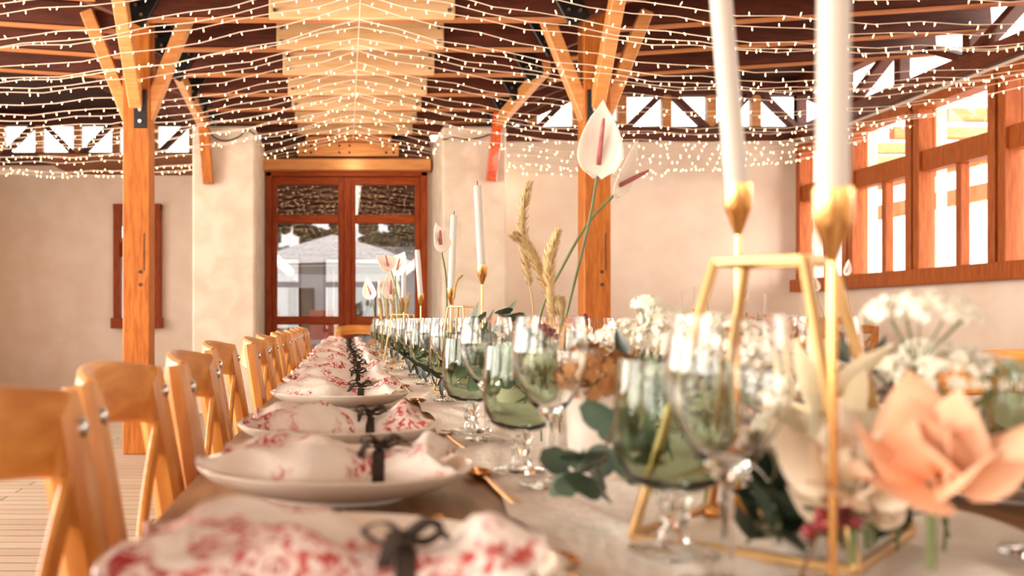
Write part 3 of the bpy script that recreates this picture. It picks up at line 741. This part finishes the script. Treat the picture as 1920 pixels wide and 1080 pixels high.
for side in (-1, 1):
    row = 'left' if side < 0 else 'right'
    for i, d in enumerate(L):
        s = side; o = ORD[i]; px = -.01 if s < 0 else .77; fl = 0 if s < 0 else PI
        jx, jy = rp.uniform(-.006,.006), rp.uniform(-.006,.006)
        if i < 4 and s < 0: jx = jy = 0
        tag(part('dinner_plate', plate_me, loc=(px+jx, d+jy, TOP)), 'cream dinner plate with raised rim, %s in the %s row of settings' % (o, row), 'plate', 'dinner plates')
        v = [0,1,2,3,4][(i*3+(s > 0)) % 5] if i > 2 else (0,1,2)[i]
        c, bd, bw = NAP[v]
        e = thing('napkin', 'white napkin with red printed flowers tied with dark ribbon, %s in the %s row' % (o, row), 'napkin', (px+jx, d+jy-.015, TOP), fl+rp.uniform(-.12,.12), 'tied napkins')
        part('cloth', c, e); b_ = part('ribbon_band', bd, e); part('ribbon_bow', bw, b_)
        sx = -s
        multi('dessert_spoon', 'gold dessert spoon beside the %s plate of the %s row' % (o, row), 'spoon', 'gold spoons', (px+sx*.185, d+.03, TOP), rp.uniform(-.1,.1)+(.05), [('handle', SP[0]), ('bowl', SP[1])])
        off = .178 if d > .7 else .178
        gap = min(off, (L[i]-L[i-1])/2-.012 if i else .2)
        multi('fork', 'gold fork lying in front of the %s plate of the %s row' % (o, row), 'fork', 'gold forks', (px, d-s*-gap if False else d-gap, TOP), -PI/2*(-s) if s < 0 else PI/2, [('handle', FK[0]), ('tines', FK[1])])
        gap2 = min(off, (L[i+1]-L[i])/2-.012 if i < len(L)-1 else .2)
        multi('table_knife', 'gold knife lying behind the %s plate of the %s row' % (o, row), 'knife', 'gold knives', (px, d+gap2, TOP), -PI/2 if s < 0 else PI/2, [('handle', KN[0]), ('blade', KN[1])])
        gx = .243 if s < 0 else .56
        gl = {0:(.272,.70),1:(.236,1.13),2:(.226,1.56),3:(.243,2.30)}.get(i) if s < 0 else None
        gx, gy = gl or (gx+rp.uniform(-.012,.012), d+.03+rp.uniform(-.03,.03))
        multi('wine_glass', 'clear wine glass with slim stem, %s in the %s row' % (o, row), 'glass', 'clear wine glasses', (gx, gy, TOP+.008), rp.uniform(0,6), [('bowl', GP[0]), ('stem', GP[1]), ('foot', GP[2])])
        gb = {0:(.270,.808),1:(.222,1.235),2:(.214,1.66),3:(.255,2.40)}.get(i) if s < 0 else None
        hx, hy = gb or (gx+rp.uniform(-.02,.01), gy+.1)
        multi('green_goblet', 'smoky green goblet with beaded clear stem, %s in the %s row' % (o, row), 'glass', 'green goblets', (hx, hy, TOP+.008), rp.uniform(0,6), [('bowl', GG[0]), ('stem', GG[1]), ('foot', GG[2])])

# ------------------------------------------------------------------ candles and gold stands
def candle_holder(px, cup_y, d, tip_px, hgt, label, lean_y=0.0, n=[0]):
    """gold stick with a cup and a tall candle; px,cup_y: where the cup rim stands"""
    c = P(px, cup_y, d); base = Vector((c.x, c.y, TOP+.008)); h = c.z-base.z
    e = thing('candlestick', 'slim gold candlestick '+label, 'candlestick', base, 0, 'gold candlesticks')
    MB().lathe([(0,0),(.038,0),(.04,.003),(.036,.006),(.008,.009),(.0035,.014)], 32).build('base', 'gold', e, 50)
    MB().tube([(0,0,.01),(0,0,h-.047)], .0032, 10).build('stick', 'gold', e, 60)
    MB().lathe([(.0032,h-.05),(.0052,h-.044),(.0115,h-.027),(.0128,h-.023),(.0132,h),(.0122,h),(.0118,h-.02),(0,h-.022)], 28).build('cup', 'gold', e, 40)
    top = Vector(((tip_px-px)*d/FPX, lean_y, 0)); dr = (Vector((top.x, top.y, hgt))).normalized()
    k = thing('taper_candle', 'tall white candle in the gold candlestick '+label, 'candle', base+Vector((0,0,h-.02)), 0, 'white taper candles')
    a = Vector((0,0,0)); b = dr*(hgt+.02)
    MB().tube([a, a+dr*.01, a+dr*hgt*.5, b-dr*.004, b-dr*.001, b], [.0095,.0108,.0105,.0102,.0085,.003], 20).build('wax', 'candle_wax', k, 50)
    MB().tube([b-dr*.001, b+dr*.011], .0012, 6).build('wick', 'wick', k)
candle_holder(1384, 345, .97, 1341, .27, 'nearest but one, before the anthuriums')
candle_holder(1561, 355, .68, 1566, .27, 'nearest to the camera at the right')
candle_holder(904, 497, 2.54, 896, .206, 'right of the door, beside the dark leaves')
candle_holder(846, 540, 2.9, 851, .215, 'right of the door, next to the closed lily')
candle_holder(789, 551, 4.0, 783, .18, 'before the right door jamb')
candle_holder(757, 565, 4.5, 757, .205, 'before the right door pane')
candle_holder(713, 585, 5.5, 712, .18, 'farthest along the table')
def gold_stand(c, top_h, half, foot, label, rz=0.0, bar=.0075):
    e = thing('geometric_stand', label, 'stand', (c[0], c[1], TOP+.008), rz, 'gold geometric stands')
    t = [(half,0,top_h),(0,half,top_h),(-half,0,top_h),(0,-half,top_h)]; b = [(foot,0,.004),(0,foot,.004),(-foot,0,.004),(0,-foot,.004)]
    for i in range(4):
        MB().beam(t[i], t[(i+1)%4], bar, bar, bev=.001).build('top_bar', 'gold_matte', e)
        MB().beam(b[i], b[(i+1)%4], bar, bar, bev=.001).build('bottom_bar', 'gold_matte', e)
        MB().beam(t[i], b[i], bar, bar, bev=.001).build('leg', 'gold_matte', e)
c = P(1449, 491, .86); gold_stand((c.x, c.y), c.z-TOP-.008, .052, .125, 'gold wire frame stand between the two nearest candles', .06)
c = P(864, 575, 2.55); gold_stand((c.x, c.y), c.z-TOP-.008, .033, .07, 'small gold wire frame stand left of the dark round leaves', .1, .005)
c = P(755, 592, 4.1); gold_stand((c.x, c.y), .21, .05, .09, 'small gold wire frame stand before the far candles', .4, .005)

# ------------------------------------------------------------------ flowers and foliage
def leaf_mesh(nm, ln, wd, m, shape='round', cup=.15, nu=7, nv=5):
    def f(u, v):
        t = u; s = 2*v-1
        if shape == 'round': ww = wd/2*math.sqrt(max(0, 1-(2*t-1)**2))**.9
        elif shape == 'lance': ww = wd/2*math.sin(PI*min(1, t**.8))
        else: ww = wd/2*(math.sin(PI*t**.62)**.8)*(1-.12*t)
        return (s*ww, t*ln, cup*wd*(s*s)*.6*math.sin(PI*min(1,t+.05)) - cup*ln*.5*t*t)
    return MB().grid(f, nu, nv).mesh(nm, m, 179)
LF_E = leaf_mesh('leaf', .042, .038, 'eucalyptus', 'round', .12)
LF_R = leaf_mesh('leaf', .06, .02, 'ruscus', 'lance', .25)
LF_B = leaf_mesh('leaf', .07, .02, 'bleached_leaf', 'lance', .25)
LF_BS = leaf_mesh('leaf', .05, .016, 'ruscus', 'lance', .25)
PET_C = leaf_mesh('petal', .04, .042, 'cream_petal', 'drop', -.35, 6, 5)
PET_B = leaf_mesh('petal', .04, .042, 'blush_petal', 'drop', -.35, 6, 5)
PET_P = leaf_mesh('petal', .095, .085, 'peach_petal', 'drop', -.22, 8, 7)
PET_CL = leaf_mesh('petal', .085, .075, 'cream_petal', 'drop', -.22, 8, 7)
rf = random.Random(77)
def basis(t, up):
    x = t.cross(up).normalized(); return x
def branch(name, label, cat, group, pts, stem_m, leaf_me, n, sc_=(0.8,1.15), spread=.9, pairs=True, rad=.0022, seed=0, tip=True):
    r = random.Random(seed); pts = [Vector(p) for p in pts]; b = pts[0].copy()
    e = thing(name, label, cat, b, 0, group)
    pth = bez([p-b for p in pts], 8); k = len(pth)
    MB().tube(pth, [rad*(1-.6*i/(k-1)) for i in range(k)], 6).build('stem', stem_m, e, 60)
    for i in range(n):
        f = .12+.85*i/max(1, n-1); j = min(k-2, int(f*(k-1))); p = pth[j]; t = (pth[j+1]-pth[j]).normalized()
        for s in ((-1, 1) if pairs else (1,)):
            a = r.uniform(0, 2*PI) if not pairs else (i % 2)*PI/2*.8+r.uniform(-.4,.4)+(0 if s > 0 else PI)
            o1 = t.orthogonal().normalized(); o2 = t.cross(o1)
            d = (t*(1-spread*.6)+(o1*math.cos(a)+o2*math.sin(a))*spread).normalized()
            up = (t+Vector((r.uniform(-.5,.5), r.uniform(-.5,.5), r.uniform(-.1,.6)))).normalized()
            x = d.cross(up).normalized(); z = x.cross(d)
            part('leaf', leaf_me, e, loc=p, rot=Matrix((x, d, z)).transposed().to_euler(), scale=r.uniform(*sc_))
    return e
def anthurium(label, stem_pts, tip, face, width, spad=.6, spad_dir=None, pink=True, group='anthuriums'):
    """stem_pts from base to the foot of the spathe; tip = its pointed end; face = direction the open side looks"""
    stem_pts = [Vector(p) for p in stem_pts]; stem_pts[0].z = TZ+.012; b = stem_pts[0].copy(); ft = stem_pts[-1]; tip = Vector(tip)
    e = thing('anthurium', label, 'flower', b, 0, group)
    pth = bez([p-b for p in stem_pts], 8); MB().tube(pth, .0028, 8).build('stem', 'green_stem', e, 60)
    ax = tip-ft; Ln = ax.length; ax.normalize(); fc = Vector(face); fc = (fc-ax*fc.dot(ax)).normalized(); sd = ax.cross(fc)
    o = ft-b
    def f(u, v):
        t = u; s = 2*v-1
        ww = width/2*(math.sin(PI*min(1, (t*.98+.012)**.62))**.75)*(1-.25*t) if t < 1 else 0
        if t > .78: ww *= 1-.45*((t-.78)/.22)
        lobe = -.05*Ln*math.exp(-((abs(s)-.55)/.35)**2)*(1-t)**3
        p = o+ax*(t*Ln+lobe)+sd*(s*ww)+fc*(.16*width*s*s*math.sin(PI*min(1,t+.1))+.06*Ln*(t-.5)**2*2)
        return p
    sp = MB().grid(f, 22, 15).build('spathe', 'spathe', e, 179)
    sm = sp.modifiers.new('thickness', 'SOLIDIFY'); sm.thickness = .0014
    dr = Vector(spad_dir).normalized() if spad_dir is not None else (ax+fc*.22).normalized()
    q = o+ax*.02*1+fc*.004
    MB().tube([q, q+dr*Ln*spad*.3, q+dr*Ln*spad*.8, q+dr*Ln*spad*.97, q+dr*Ln*spad], [.0042,.0046,.0038,.0026,.0008], 10).build('spadix', 'spadix' if pink else 'straw', e, 179)
    return e
def plume(label, pts, rad, seed, stem_to=None):
    r = random.Random(seed); pts = [Vector(p) for p in pts]; stem_to = [Vector(q) for q in stem_to]; stem_to[0].z = TZ+.012; b = stem_to[0].copy()
    e = thing('dried_grass', label, 'dried grass', b, 0, 'dried grass plumes')
    if stem_to: MB().tube(bez([Vector(p)-b for p in stem_to]+[pts[0]-b], 6), .0016, 6).build('stem', 'straw_stem', e, 60)
    pth = bez([p-b for p in pts], 14); k = len(pth); mb = MB()
    mb.tube(pth, [rad*(.22+.22*math.sin(PI*(.12+.88*i/(k-1)))) for i in range(k)], 7)
    for i in range(620):
        j = r.randrange(k-1); p = pth[j]; t = (pth[j+1]-p).normalized(); f = j/k
        o1 = t.orthogonal().normalized(); a = r.uniform(0,6.28); d = (o1*math.cos(a)+t.cross(o1)*math.sin(a))
        rr_ = rad*(.5+.6*math.sin(PI*(.1+.85*f)))
        q = p+d*rr_*.4; tipp = q+(d*.62+t).normalized()*rr_*r.uniform(1.2,2.6)
        x = t.cross(d).normalized()*rad*.13
        mb.add([q-x, q+x, (q+tipp)/2+x*1.2+d*rad*.1, (q+tipp)/2-x*1.2+d*rad*.1, tipp], [(0,1,2,3),(3,2,4)])
    mb.build('plume', 'straw', e, None, 'stuff')
    return e
def floret_head(mb, c, r, rad, n, fs, petals=5, dome=True, up=Vector((0,0,1))):
    for i in range(n):
        a = r.uniform(0,6.28); z = r.uniform(.0 if dome else -.6, 1); q = math.sqrt(max(0,1-z*z))
        d = Vector((q*math.cos(a), q*math.sin(a), z)); p = c+Vector((d.x*rad, d.y*rad, d.z*rad*(.55 if dome else .9)))
        x = d.orthogonal().normalized(); y = d.cross(x); s = fs*r.uniform(.7,1.25); a0 = r.uniform(0,6)
        for k in range(petals):
            b = a0+2*PI*k/petals; e1 = x*math.cos(b)+y*math.sin(b); e2 = x*math.cos(b+.55)+y*math.sin(b+.55); e0 = x*math.cos(b-.55)+y*math.sin(b-.55)
            mb.add([p, p+e0*s*.75+d*s*.15, p+e1*s*1.1+d*s*.3, p+e2*s*.75+d*s*.15], [(0,1,2,3)])
def umbel(label, base, top, rad, seed, m='white_floret', fs=.005, n=110, cat='flower', name='lace_flower', group='white lace flowers', ball=False):
    r = random.Random(seed); base = Vector(base); top = Vector(top); e = thing(name, label, cat, base, 0, group)
    v = top-base; j = base+v*.72-base
    mb = MB(); mb.tube(bez([(0,0,0), v*.45+Vector((r.uniform(-.01,.01), r.uniform(-.01,.01), 0)), v*.8], 5), .0016, 6)
    for i in range(9):
        a = r.uniform(0,6.28); q = rad*r.uniform(.3,.85); mb.tube([v*.8, v+Vector((q*math.cos(a), q*math.sin(a), 0))], .0007, 4)
    mb.build('stem', 'green_stem', e, 60)
    fm = MB(); floret_head(fm, v, r, rad, n, fs, dome=not ball); fm.build('florets', m, e, None, 'stuff')
    return e
def rose(label, c, rad, petal_me, base_len, seed, up=(0,-.3,1), group='roses', n=15, name='rose'):
    r = random.Random(seed); c = Vector(c); e = thing(name, label, 'flower', c, 0, group)
    u = Vector(up).normalized(); x0 = u.orthogonal().normalized(); y0 = u.cross(x0); sc_ = rad/base_len
    for i in range(n):
        f = i/(n-1); a = i*2.399+r.uniform(-.2,.2); op = .12+1.05*f
        h = x0*math.cos(a)+y0*math.sin(a); d = (h*math.sin(op)+u*math.cos(op)).normalized()
        nrm = (h*math.cos(op)-u*math.sin(op)).normalized()*-1
        x = d.cross(nrm).normalized(); z = x.cross(d)
        part('petal', petal_me, e, loc=h*rad*.08*f-u*rad*.1, rot=Matrix((x, d, z)).transposed().to_euler(), scale=sc_*(.72+.42*f)*r.uniform(.93,1.07))
    MB().tube([-u*rad*.1, -u*rad*.1-Vector((0,0,min(.06, max(.01, c.z-TZ-.03))))], [.004,.003], 6).build('stem', 'green_stem', e, 60)
    return e
def berries(label, pts, n, seed, rad=.005):
    r = random.Random(seed); pts = [Vector(p) for p in pts]; pts[0].z = TZ+.012; b = pts[0].copy(); e = thing('berry_sprig', label, 'berries', b, 0, 'berry sprigs')
    pth = bez([p-b for p in pts], 8); MB().tube(pth, .0013, 5).build('stem', 'twig', e, 60)
    me = BERRY
    for i in range(n):
        p = pth[int((.25+.75*i/n)*(len(pth)-1))]; d = Vector((r.uniform(-1,1), r.uniform(-1,1), r.uniform(-.6,1))).normalized()*rad*r.uniform(.7,2.0)
        part('berry', me, e, loc=p+d, scale=rad/.005*r.uniform(.7,1.2))
BERRY = MB().lathe([(0,-.005),(.003,-.004),(.0048,-.001),(.0048,.0015),(.003,.004),(.0008,.005),(0,.0046)], 10).mesh('berry', 'berry', 179)
def pot(label, x, y, r_, h):
    return tag(MB().lathe([(0,.0),(r_*.82,0),(r_*.86,.004),(r_*.97,h*.6),(r_,h-.004),(r_*.99,h),(r_*.93,h),(r_*.9,h-.02),(0,h-.022)], 40).build('plant_pot', 'pot_ceramic', None, 50), label, 'pot', 'white pots'), (x, y)
def put_pot(label, x, y, r_, h):
    o, _ = pot(label, x, y, r_, h); o.location = (x, y, TOP+.009)
put_pot('white pot holding dried peach blooms beside the nearest green leaves', .312, 1.19, .045, .11)
put_pot('white pot behind the second pair of glasses', .335, 2.02, .05, .1)
put_pot('white pot half way down the table', .38, 3.3, .05, .1)
put_pot('white pot near the far end of the table', .38, 5.2, .05, .1)

# the tall anthuriums and dried grass that stand over the middle
anthurium('tall white anthurium with pink spadix facing the camera before the post', [P(1015,700,1.9), P(1062,590,1.86), P(1092,470,1.85), P(1108,400,1.85), P(1120,330,1.85)], P(1130,188,1.86), (-.05,-1,.05), .092, .6)
anthurium('tall white anthurium seen edge-on with dark spadix pointing right', [P(985,700,1.95), P(1012,595,1.93), P(1055,500,1.92), P(1105,415,1.92), P(1152,365,1.92)], P(1193,262,1.9), (.70,-.68,-.2), .066, .55, spad_dir=(.8,-.1,.42))
plume('upright dried grass plume left of the anthurium stems', [P(993,535,2.0), P(984,470,2.0), P(980,400,2.0), P(993,343,2.0)], .0088, 1, [P(1005,680,2.0), P(1000,590,2.0)])
plume('dried grass plume leaning left', [P(1030,560,1.85), P(1008,498,1.84), P(985,458,1.84), P(963,440,1.84)], .0085, 2, [P(1045,680,1.86)])
plume('dried grass plume leaning right', [P(1036,600,1.8), P(1030,530,1.8), P(1032,480,1.8), P(1047,432,1.8)], .0088, 3, [P(1042,690,1.8)])
plume('short dried grass tip beside the anthurium stem', [P(1052,600,1.8), P(1050,580,1.8), P(1048,562,1.8)], .008, 4, [P(1052,690,1.8)])
anthurium('closed white lily-like anthurium before the right door pillar', [P(838,640,2.8), P(838,590,2.8), P(836,520,2.8), P(828,472,2.8)], P(816,418,2.8), (.55,-.7,.2), .075, .5)
anthurium('white anthurium with its tip to the left before the door glass', [P(757,640,4.3), P(752,590,4.3), P(742,540,4.3), P(733,506,4.3)], P(706,479,4.3), (.3,-.7,.5), .11, .6, spad_dir=(-.12,-.1,.5))
anthurium('white anthurium with its tip to the right before the door glass', [P(748,640,4.35), P(746,590,4.35), P(742,540,4.35), P(741,515,4.35)], P(759,472,4.35), (-.5,-.7,.2), .12, .5)
anthurium('drooping white anthurium in the far cluster', [P(742,640,4.4), P(738,590,4.4), P(732,560,4.4)], P(731,505,4.4), (.2,-.9,.1), .09, .5)
anthurium('small white anthurium farthest down the table', [P(705,640,5.6), P(702,590,5.6), P(697,560,5.6)], P(688,520,5.6), (-.4,-.7,.2), .09, .5)
anthurium('pale anthurium beside the far candle', [P(725,640,5.4), P(722,580,5.4), P(718,550,5.4)], P(716,520,5.4), (.4,-.7,.2), .08, .5)
for i in range(5):
    x = 716+11*i; plume('dried grass tuft in the far cluster, %s from the left' % ORD[i].replace('nearest','first'), [P(x,600,4.4), P(x-2+i,578-4*(i%2),4.4), P(x-5+3*i,560-9*(i%3),4.4)], .008, 20+i, [P(x,650,4.4)])
plume('thin dried grass tip beside the second candle', [P(850,560,2.75), P(856,528,2.75), P(866,515,2.75)], .004, 41, [P(846,640,2.75)])
# near eucalyptus with round leaves that hangs before the pot
branch('eucalyptus_branch', 'eucalyptus branch with large round leaves hanging before the white pot', 'foliage', 'eucalyptus branches',
       [P(1230,905,.95), P(1215,850,.93), P(1180,800,.92), P(1150,800,.91), P(1130,860,.9), P(1105,905,.9)], 'twig', LF_E, 5, (.8,1.05), .9, True, .0018, 5)
branch('eucalyptus_branch', 'eucalyptus branch with round leaves drooping to the runner', 'foliage', 'eucalyptus branches',
       [P(1215,870,.98), P(1170,850,.96), P(1120,870,.94), P(1080,890,.93), P(1062,885,.92)], 'twig', LF_E, 5, (.75,1.0), .9, True, .0018, 6)
branch('eucalyptus_branch', 'eucalyptus branch rising behind the second pair of glasses', 'foliage', 'eucalyptus branches', [P(950,700,2.05), P(925,640,2.03), P(905,612,2.02), P(890,600,2.02)], 'twig', LF_E, 5, (1.0,1.3), .9, True, .0018, 7)
branch('eucalyptus_branch', 'eucalyptus branch with dark round leaves behind the wine glasses', 'foliage', 'eucalyptus branches', [P(990,700,2.1), P(980,640,2.1), P(965,610,2.1), P(955,585,2.1)], 'twig', LF_E, 5, (.9,1.2), .9, True, .0018, 8)
# nearest flowers on the right
rose('large peach flower at the right edge beside the nearest candle', P(1745,885,.66), .068, PET_P, .095, 3, (-.35,-.45,1), 'large blooms', 11, 'large_bloom')
rose('large cream flower under the peach bloom', P(1600,905,.70), .055, PET_CL, .085, 4, (-.2,-.5,.9), 'large blooms', 12, 'large_bloom')
branch('bleached_branch', 'bleached cream leaf spray behind the nearest wine glass', 'foliage', 'bleached sprays', [P(1480,960,.82), P(1500,860,.83), P(1530,790,.84), P(1560,720,.86)], 'straw_stem', LF_B, 7, (.8,1.2), .8, True, .0016, 11)
branch('bleached_branch', 'bleached cream leaf spray leaning right below the gold stick', 'foliage', 'bleached sprays', [P(1500,960,.80), P(1540,880,.81), P(1570,830,.82), P(1620,790,.84)], 'straw_stem', LF_B, 7, (.8,1.2), .8, True, .0016, 12)
branch('bleached_branch', 'bleached cream leaf spray beside the green goblet', 'foliage', 'bleached sprays', [P(1470,930,.9), P(1460,850,.92), P(1470,790,.93), P(1490,740,.95)], 'straw_stem', LF_B, 6, (.7,1.1), .8, True, .0016, 13)
branch('ruscus_branch', 'dark green leafy branch under the nearest wine glass', 'foliage', 'dark green branches', [P(1440,1010,.76), P(1470,950,.78), P(1500,920,.80), P(1560,890,.84)], 'green_stem', LF_R, 7, (.6,1.0), .85, True, .0016, 14)
branch('ruscus_branch', 'dark green leafy branch at the right edge above the peach bloom', 'foliage', 'dark green branches', [P(1720,800,.9), P(1670,730,.92), P(1630,690,.93), P(1590,680,.94)], 'green_stem', LF_R, 5, (.6,.9), .85, True, .0016, 15)
branch('ruscus_branch', 'dark green leafy branch behind the white pot', 'foliage', 'dark green branches', [P(1300,800,1.25), P(1240,720,1.25), P(1180,680,1.25), P(1120,672,1.25)], 'green_stem', LF_R, 7, (.7,1.0), .85, True, .0016, 16)
for i, (a, b_, d, tx, ty) in enumerate(((1400,1020,.80,1450,905),(1460,1020,.78,1445,890),(1520,1030,.76,1490,925),(1580,1030,.78,1560,900),(1640,1020,.80,1630,905),(1690,1010,.84,1640,860))):
    branch('ruscus_branch', 'short dark leafy sprig by the nearest flowers, %s from the left' % ORD[i].replace('nearest','first'), 'foliage', 'dark green branches', [P(a,b_,d), P((a+tx)/2+10,(b_+ty)/2,d), P(tx,ty,d+.02)], 'green_stem', LF_BS, 5, (.7,1.1), .85, True, .0016, 400+i)
for i, (a, b_, d) in enumerate(((1500,935,.80),(1560,945,.75),(1470,860,.9),(1545,850,.88),(1630,960,.74),(1400,700,1.15),(1340,700,1.2))):
    rose('cream rose beside the nearest glasses, %s of that bunch' % ORD[i].replace('nearest','first'), P(a,b_,d), .03, PET_C, .04, 500+i, (-.3+.1*i,-.5,1), 'near cream roses')
berries('burgundy berry sprig at the lower right', [P(1500,1020,.72), P(1540,990,.7), P(1570,970,.7), P(1600,965,.7)], 14, 1, .006)
berries('burgundy berry sprig behind the second wine glass', [P(1085,700,1.75), P(1090,640,1.75), P(1092,610,1.75), P(1094,590,1.75)], 12, 2, .005)
berries('burgundy berry sprig seen through the second wine glass', [P(1050,690,1.6), P(1040,650,1.6), P(1030,630,1.6), P(1010,622,1.6)], 12, 3, .005)
umbel('dried peach bloom heads above the white pot', P(1135,760,1.19), P(1112,705,1.18), .042, 5, 'peach_floret', .008, 150, 'flower', 'dried_bloom', 'dried peach blooms', True)
umbel('smaller dried peach bloom on the pot rim', P(1150,760,1.2), P(1160,715,1.21), .035, 6, 'peach_floret', .008, 110, 'flower', 'dried_bloom', 'dried peach blooms', True)
spots = [(1150,655,1.35,.05),(1210,650,1.3,.045),(1260,640,1.25,.05),(1290,660,1.15,.045),(1180,625,1.5,.04),(1215,572,1.3,.02),(1245,600,1.35,.035),(1330,620,1.2,.04),(1400,650,1.1,.045),(1440,690,1.05,.045),(1560,745,.98,.04),(1600,715,1.0,.04),(1725,600,.8,.042),(1740,690,.85,.045),(1800,720,.8,.05),(1500,820,.86,.035),(1320,780,1.0,.04),(1240,720,1.15,.04)]
for i, (a, b_, d, r_) in enumerate(spots):
    tp = P(a, b_, d); umbel('airy white flower cluster, %s from the left among the near blooms' % ORD[sorted(range(len(spots)), key=lambda q: spots[q][0]).index(i)].replace('nearest','first'), (tp.x+rf.uniform(-.02,.02), d, TZ+.012), tp, r_, 100+i, n=120)
# the low garland along the rest of the table
gl_n = {}
def cnt(k): gl_n[k] = gl_n.get(k, 0)+1; return ORD[gl_n[k]-1] if gl_n[k] <= 20 else 'number %d' % gl_n[k]
def nth(k): return cnt(k).replace('nearest', 'first')
y = 1.55
while y < 7.0:
    for _ in range(2):
        x = .36+rf.uniform(-.09,.09); yy = y+rf.uniform(-.1,.1); z = TZ+rf.uniform(.06,.12); q = rf.random()
        if q < .36: rose('cream rose in the table garland, %s going away' % nth('cream'), (x, yy, z), rf.uniform(.035,.045), PET_C, .04, rf.random(), (rf.uniform(-.5,.5), -.5, 1), 'garland roses')
        elif q < .55: rose('blush rose in the table garland, %s going away' % nth('blush'), (x, yy, z), rf.uniform(.033,.042), PET_B, .04, rf.random(), (rf.uniform(-.5,.5), -.5, 1), 'garland roses')
        elif q < .85: umbel('white lace flower in the table garland, %s going away' % nth('lace'), (x, yy, TZ+.012), (x+rf.uniform(-.03,.03), yy, z+.06), .04, rf.random(), n=100)
        else: umbel('dried peach bloom in the table garland, %s going away' % nth('peach'), (x, yy, TZ+.012), (x, yy, z), .04, rf.random(), 'peach_floret', .008, 120, 'flower', 'dried_bloom', 'dried peach blooms', True)
    a = rf.uniform(-1,1); x = .36; zz = TZ+.03
    s = -1 if rf.random() < .6 else 1
    branch('ruscus_branch', 'dark green leafy branch in the table garland, %s going away' % nth('rus'), 'foliage', 'dark green branches', [(x, y, zz), (x+s*.05, y-.03, zz+.04), (x+s*.1, y-.06, zz+.05), (x+s*.14, y-.1, zz+.03)], 'green_stem', LF_R, 6, (.7,1.0), .85, True, .0016, rf.random())
    if rf.random() < .6:
        s = -s; branch('eucalyptus_branch', 'grey green eucalyptus branch in the table garland, %s going away' % nth('euc'), 'foliage', 'eucalyptus branches', [(x, y, zz), (x+s*.05, y, zz+.05), (x+s*.09, y-.05, zz+.08), (x+s*.12, y-.1, zz+.07)], 'twig', LF_E, 5, (.8,1.1), .9, True, .0018, rf.random())
    if rf.random() < .35: berries('burgundy berry sprig in the table garland, %s going away' % nth('ber'), [(x, y, zz), (x+.03, y-.03, zz+.08), (x+.04, y-.05, zz+.13)], 9, rf.random(), .005)
    y += .27

# ------------------------------------------------------------------ second table across the back
T2Y = 9.35; T2X0, T2X1 = 2.0, 4.75
e = thing('cross_table', 'wooden table with flowers standing before the right back wall', 'table', ((T2X0+T2X1)/2, T2Y, 0))
for i in range(5): MB().box((0, -.4+.16*(i+.5), TZ-.018), (T2X1-T2X0, .158, .036), .003).build('top_plank', 'table_wood', e)
for a in (-1, 1):
    for b in (-1, 1): MB().box((a*(T2X1-T2X0-.2)/2, b*.33, (TZ-.04)/2), (.07,.07,TZ-.04), .006).build('leg', 'table_wood', e)
for i, x in enumerate((2.35, 2.92, 3.5, 4.06, 4.5)):
    chair(x, T2Y-.42, rc.uniform(-.08,.08), 'honey wooden cross-back chair backing the camera, %s from left at the rear table' % ORD[i].replace('nearest','first'), 'chairs at the rear table')
for i, x in enumerate((2.35, 2.92, 3.5, 4.06, 4.5)):
    chair(x, T2Y+.42, PI+rc.uniform(-.08,.08), 'honey wooden cross-back chair behind the rear table, %s from the left' % ORD[i].replace('nearest','first'), 'chairs at the rear table')
def far_candle(x, y, h, hc, label):
    e = thing('candlestick', 'small gold candlestick on the rear table, '+label, 'candlestick', (x, y, TOP), 0, 'rear gold candlesticks')
    MB().lathe([(0,0),(.04,0),(.036,.006),(.006,.01)], 16).build('base', 'gold', e, 50); MB().tube([(0,0,.008),(0,0,h-.04)], .004, 6).build('stick', 'gold', e)
    MB().lathe([(.004,h-.045),(.013,h-.025),(.0135,h),(.012,h),(0,h-.02)], 16).build('cup', 'gold', e, 40)
    k = thing('taper_candle', 'thin white candle on the rear table, '+label, 'candle', (x, y, TOP+h-.02), 0, 'rear white candles')
    MB().tube([(0,0,0),(0,0,hc-.005),(0,0,hc)], [.0105,.0102,.004], 10).build('wax', 'candle_wax', k, 50); MB().tube([(0,0,hc),(0,0,hc+.012)], .0012, 5).build('wick', 'wick', k)
for i, (px, h) in enumerate(((1277,.26),(1300,.3),(1404,.26),(1428,.24),(1536,.3))):
    x = (px-VX)*T2Y/FPX; far_candle(x, T2Y+rf.uniform(-.1,.1), h, .22, ORD[i].replace('nearest','first')+' from the left')
for i, px in enumerate((1290, 1330, 1350, 1375, 1410, 1440, 1490, 1510, 1545, 1575)):
    x = (px-VX)*T2Y/FPX; yy = T2Y+rf.uniform(-.12,.12); lb = '%s from the left on the rear table' % ORD[i].replace('nearest','first')
    if i % 3 == 0: umbel('white lace flower, '+lb, (x, yy, TZ), (x, yy, TZ+.2), .07, 300+i, n=70, fs=.012)
    elif i % 3 == 1: rose('cream rose, '+lb, (x, yy, TZ+.13), .06, PET_C, .04, 300+i, (0,-.6,1), 'rear table flowers', 11)
    else: branch('ruscus_branch', 'dark leafy sprig, '+lb, 'foliage', 'dark green branches', [(x, yy, TZ+.02), (x+.03, yy, TZ+.1), (x+.1, yy, TZ+.17)], 'green_stem', LF_R, 4, (.9,1.3), .85, True, .002, 300+i)
for i, (px, tx, ty) in enumerate(((1330,1322,545),(1378,1392,548),(1545,1530,530),(1600,1585,500))):
    d = T2Y; anthurium('small pale anthurium on the rear table, %s from the left' % ORD[i].replace('nearest','first'), [P(px,625,d), P(px,598,d), P((px+tx)/2,575,d), P(tx,ty+16,d)], P(tx+(6 if i % 2 else -6), ty-14, d), (.3 if i % 2 else -.3,-.9,.2), .1, .6, group='rear anthuriums')
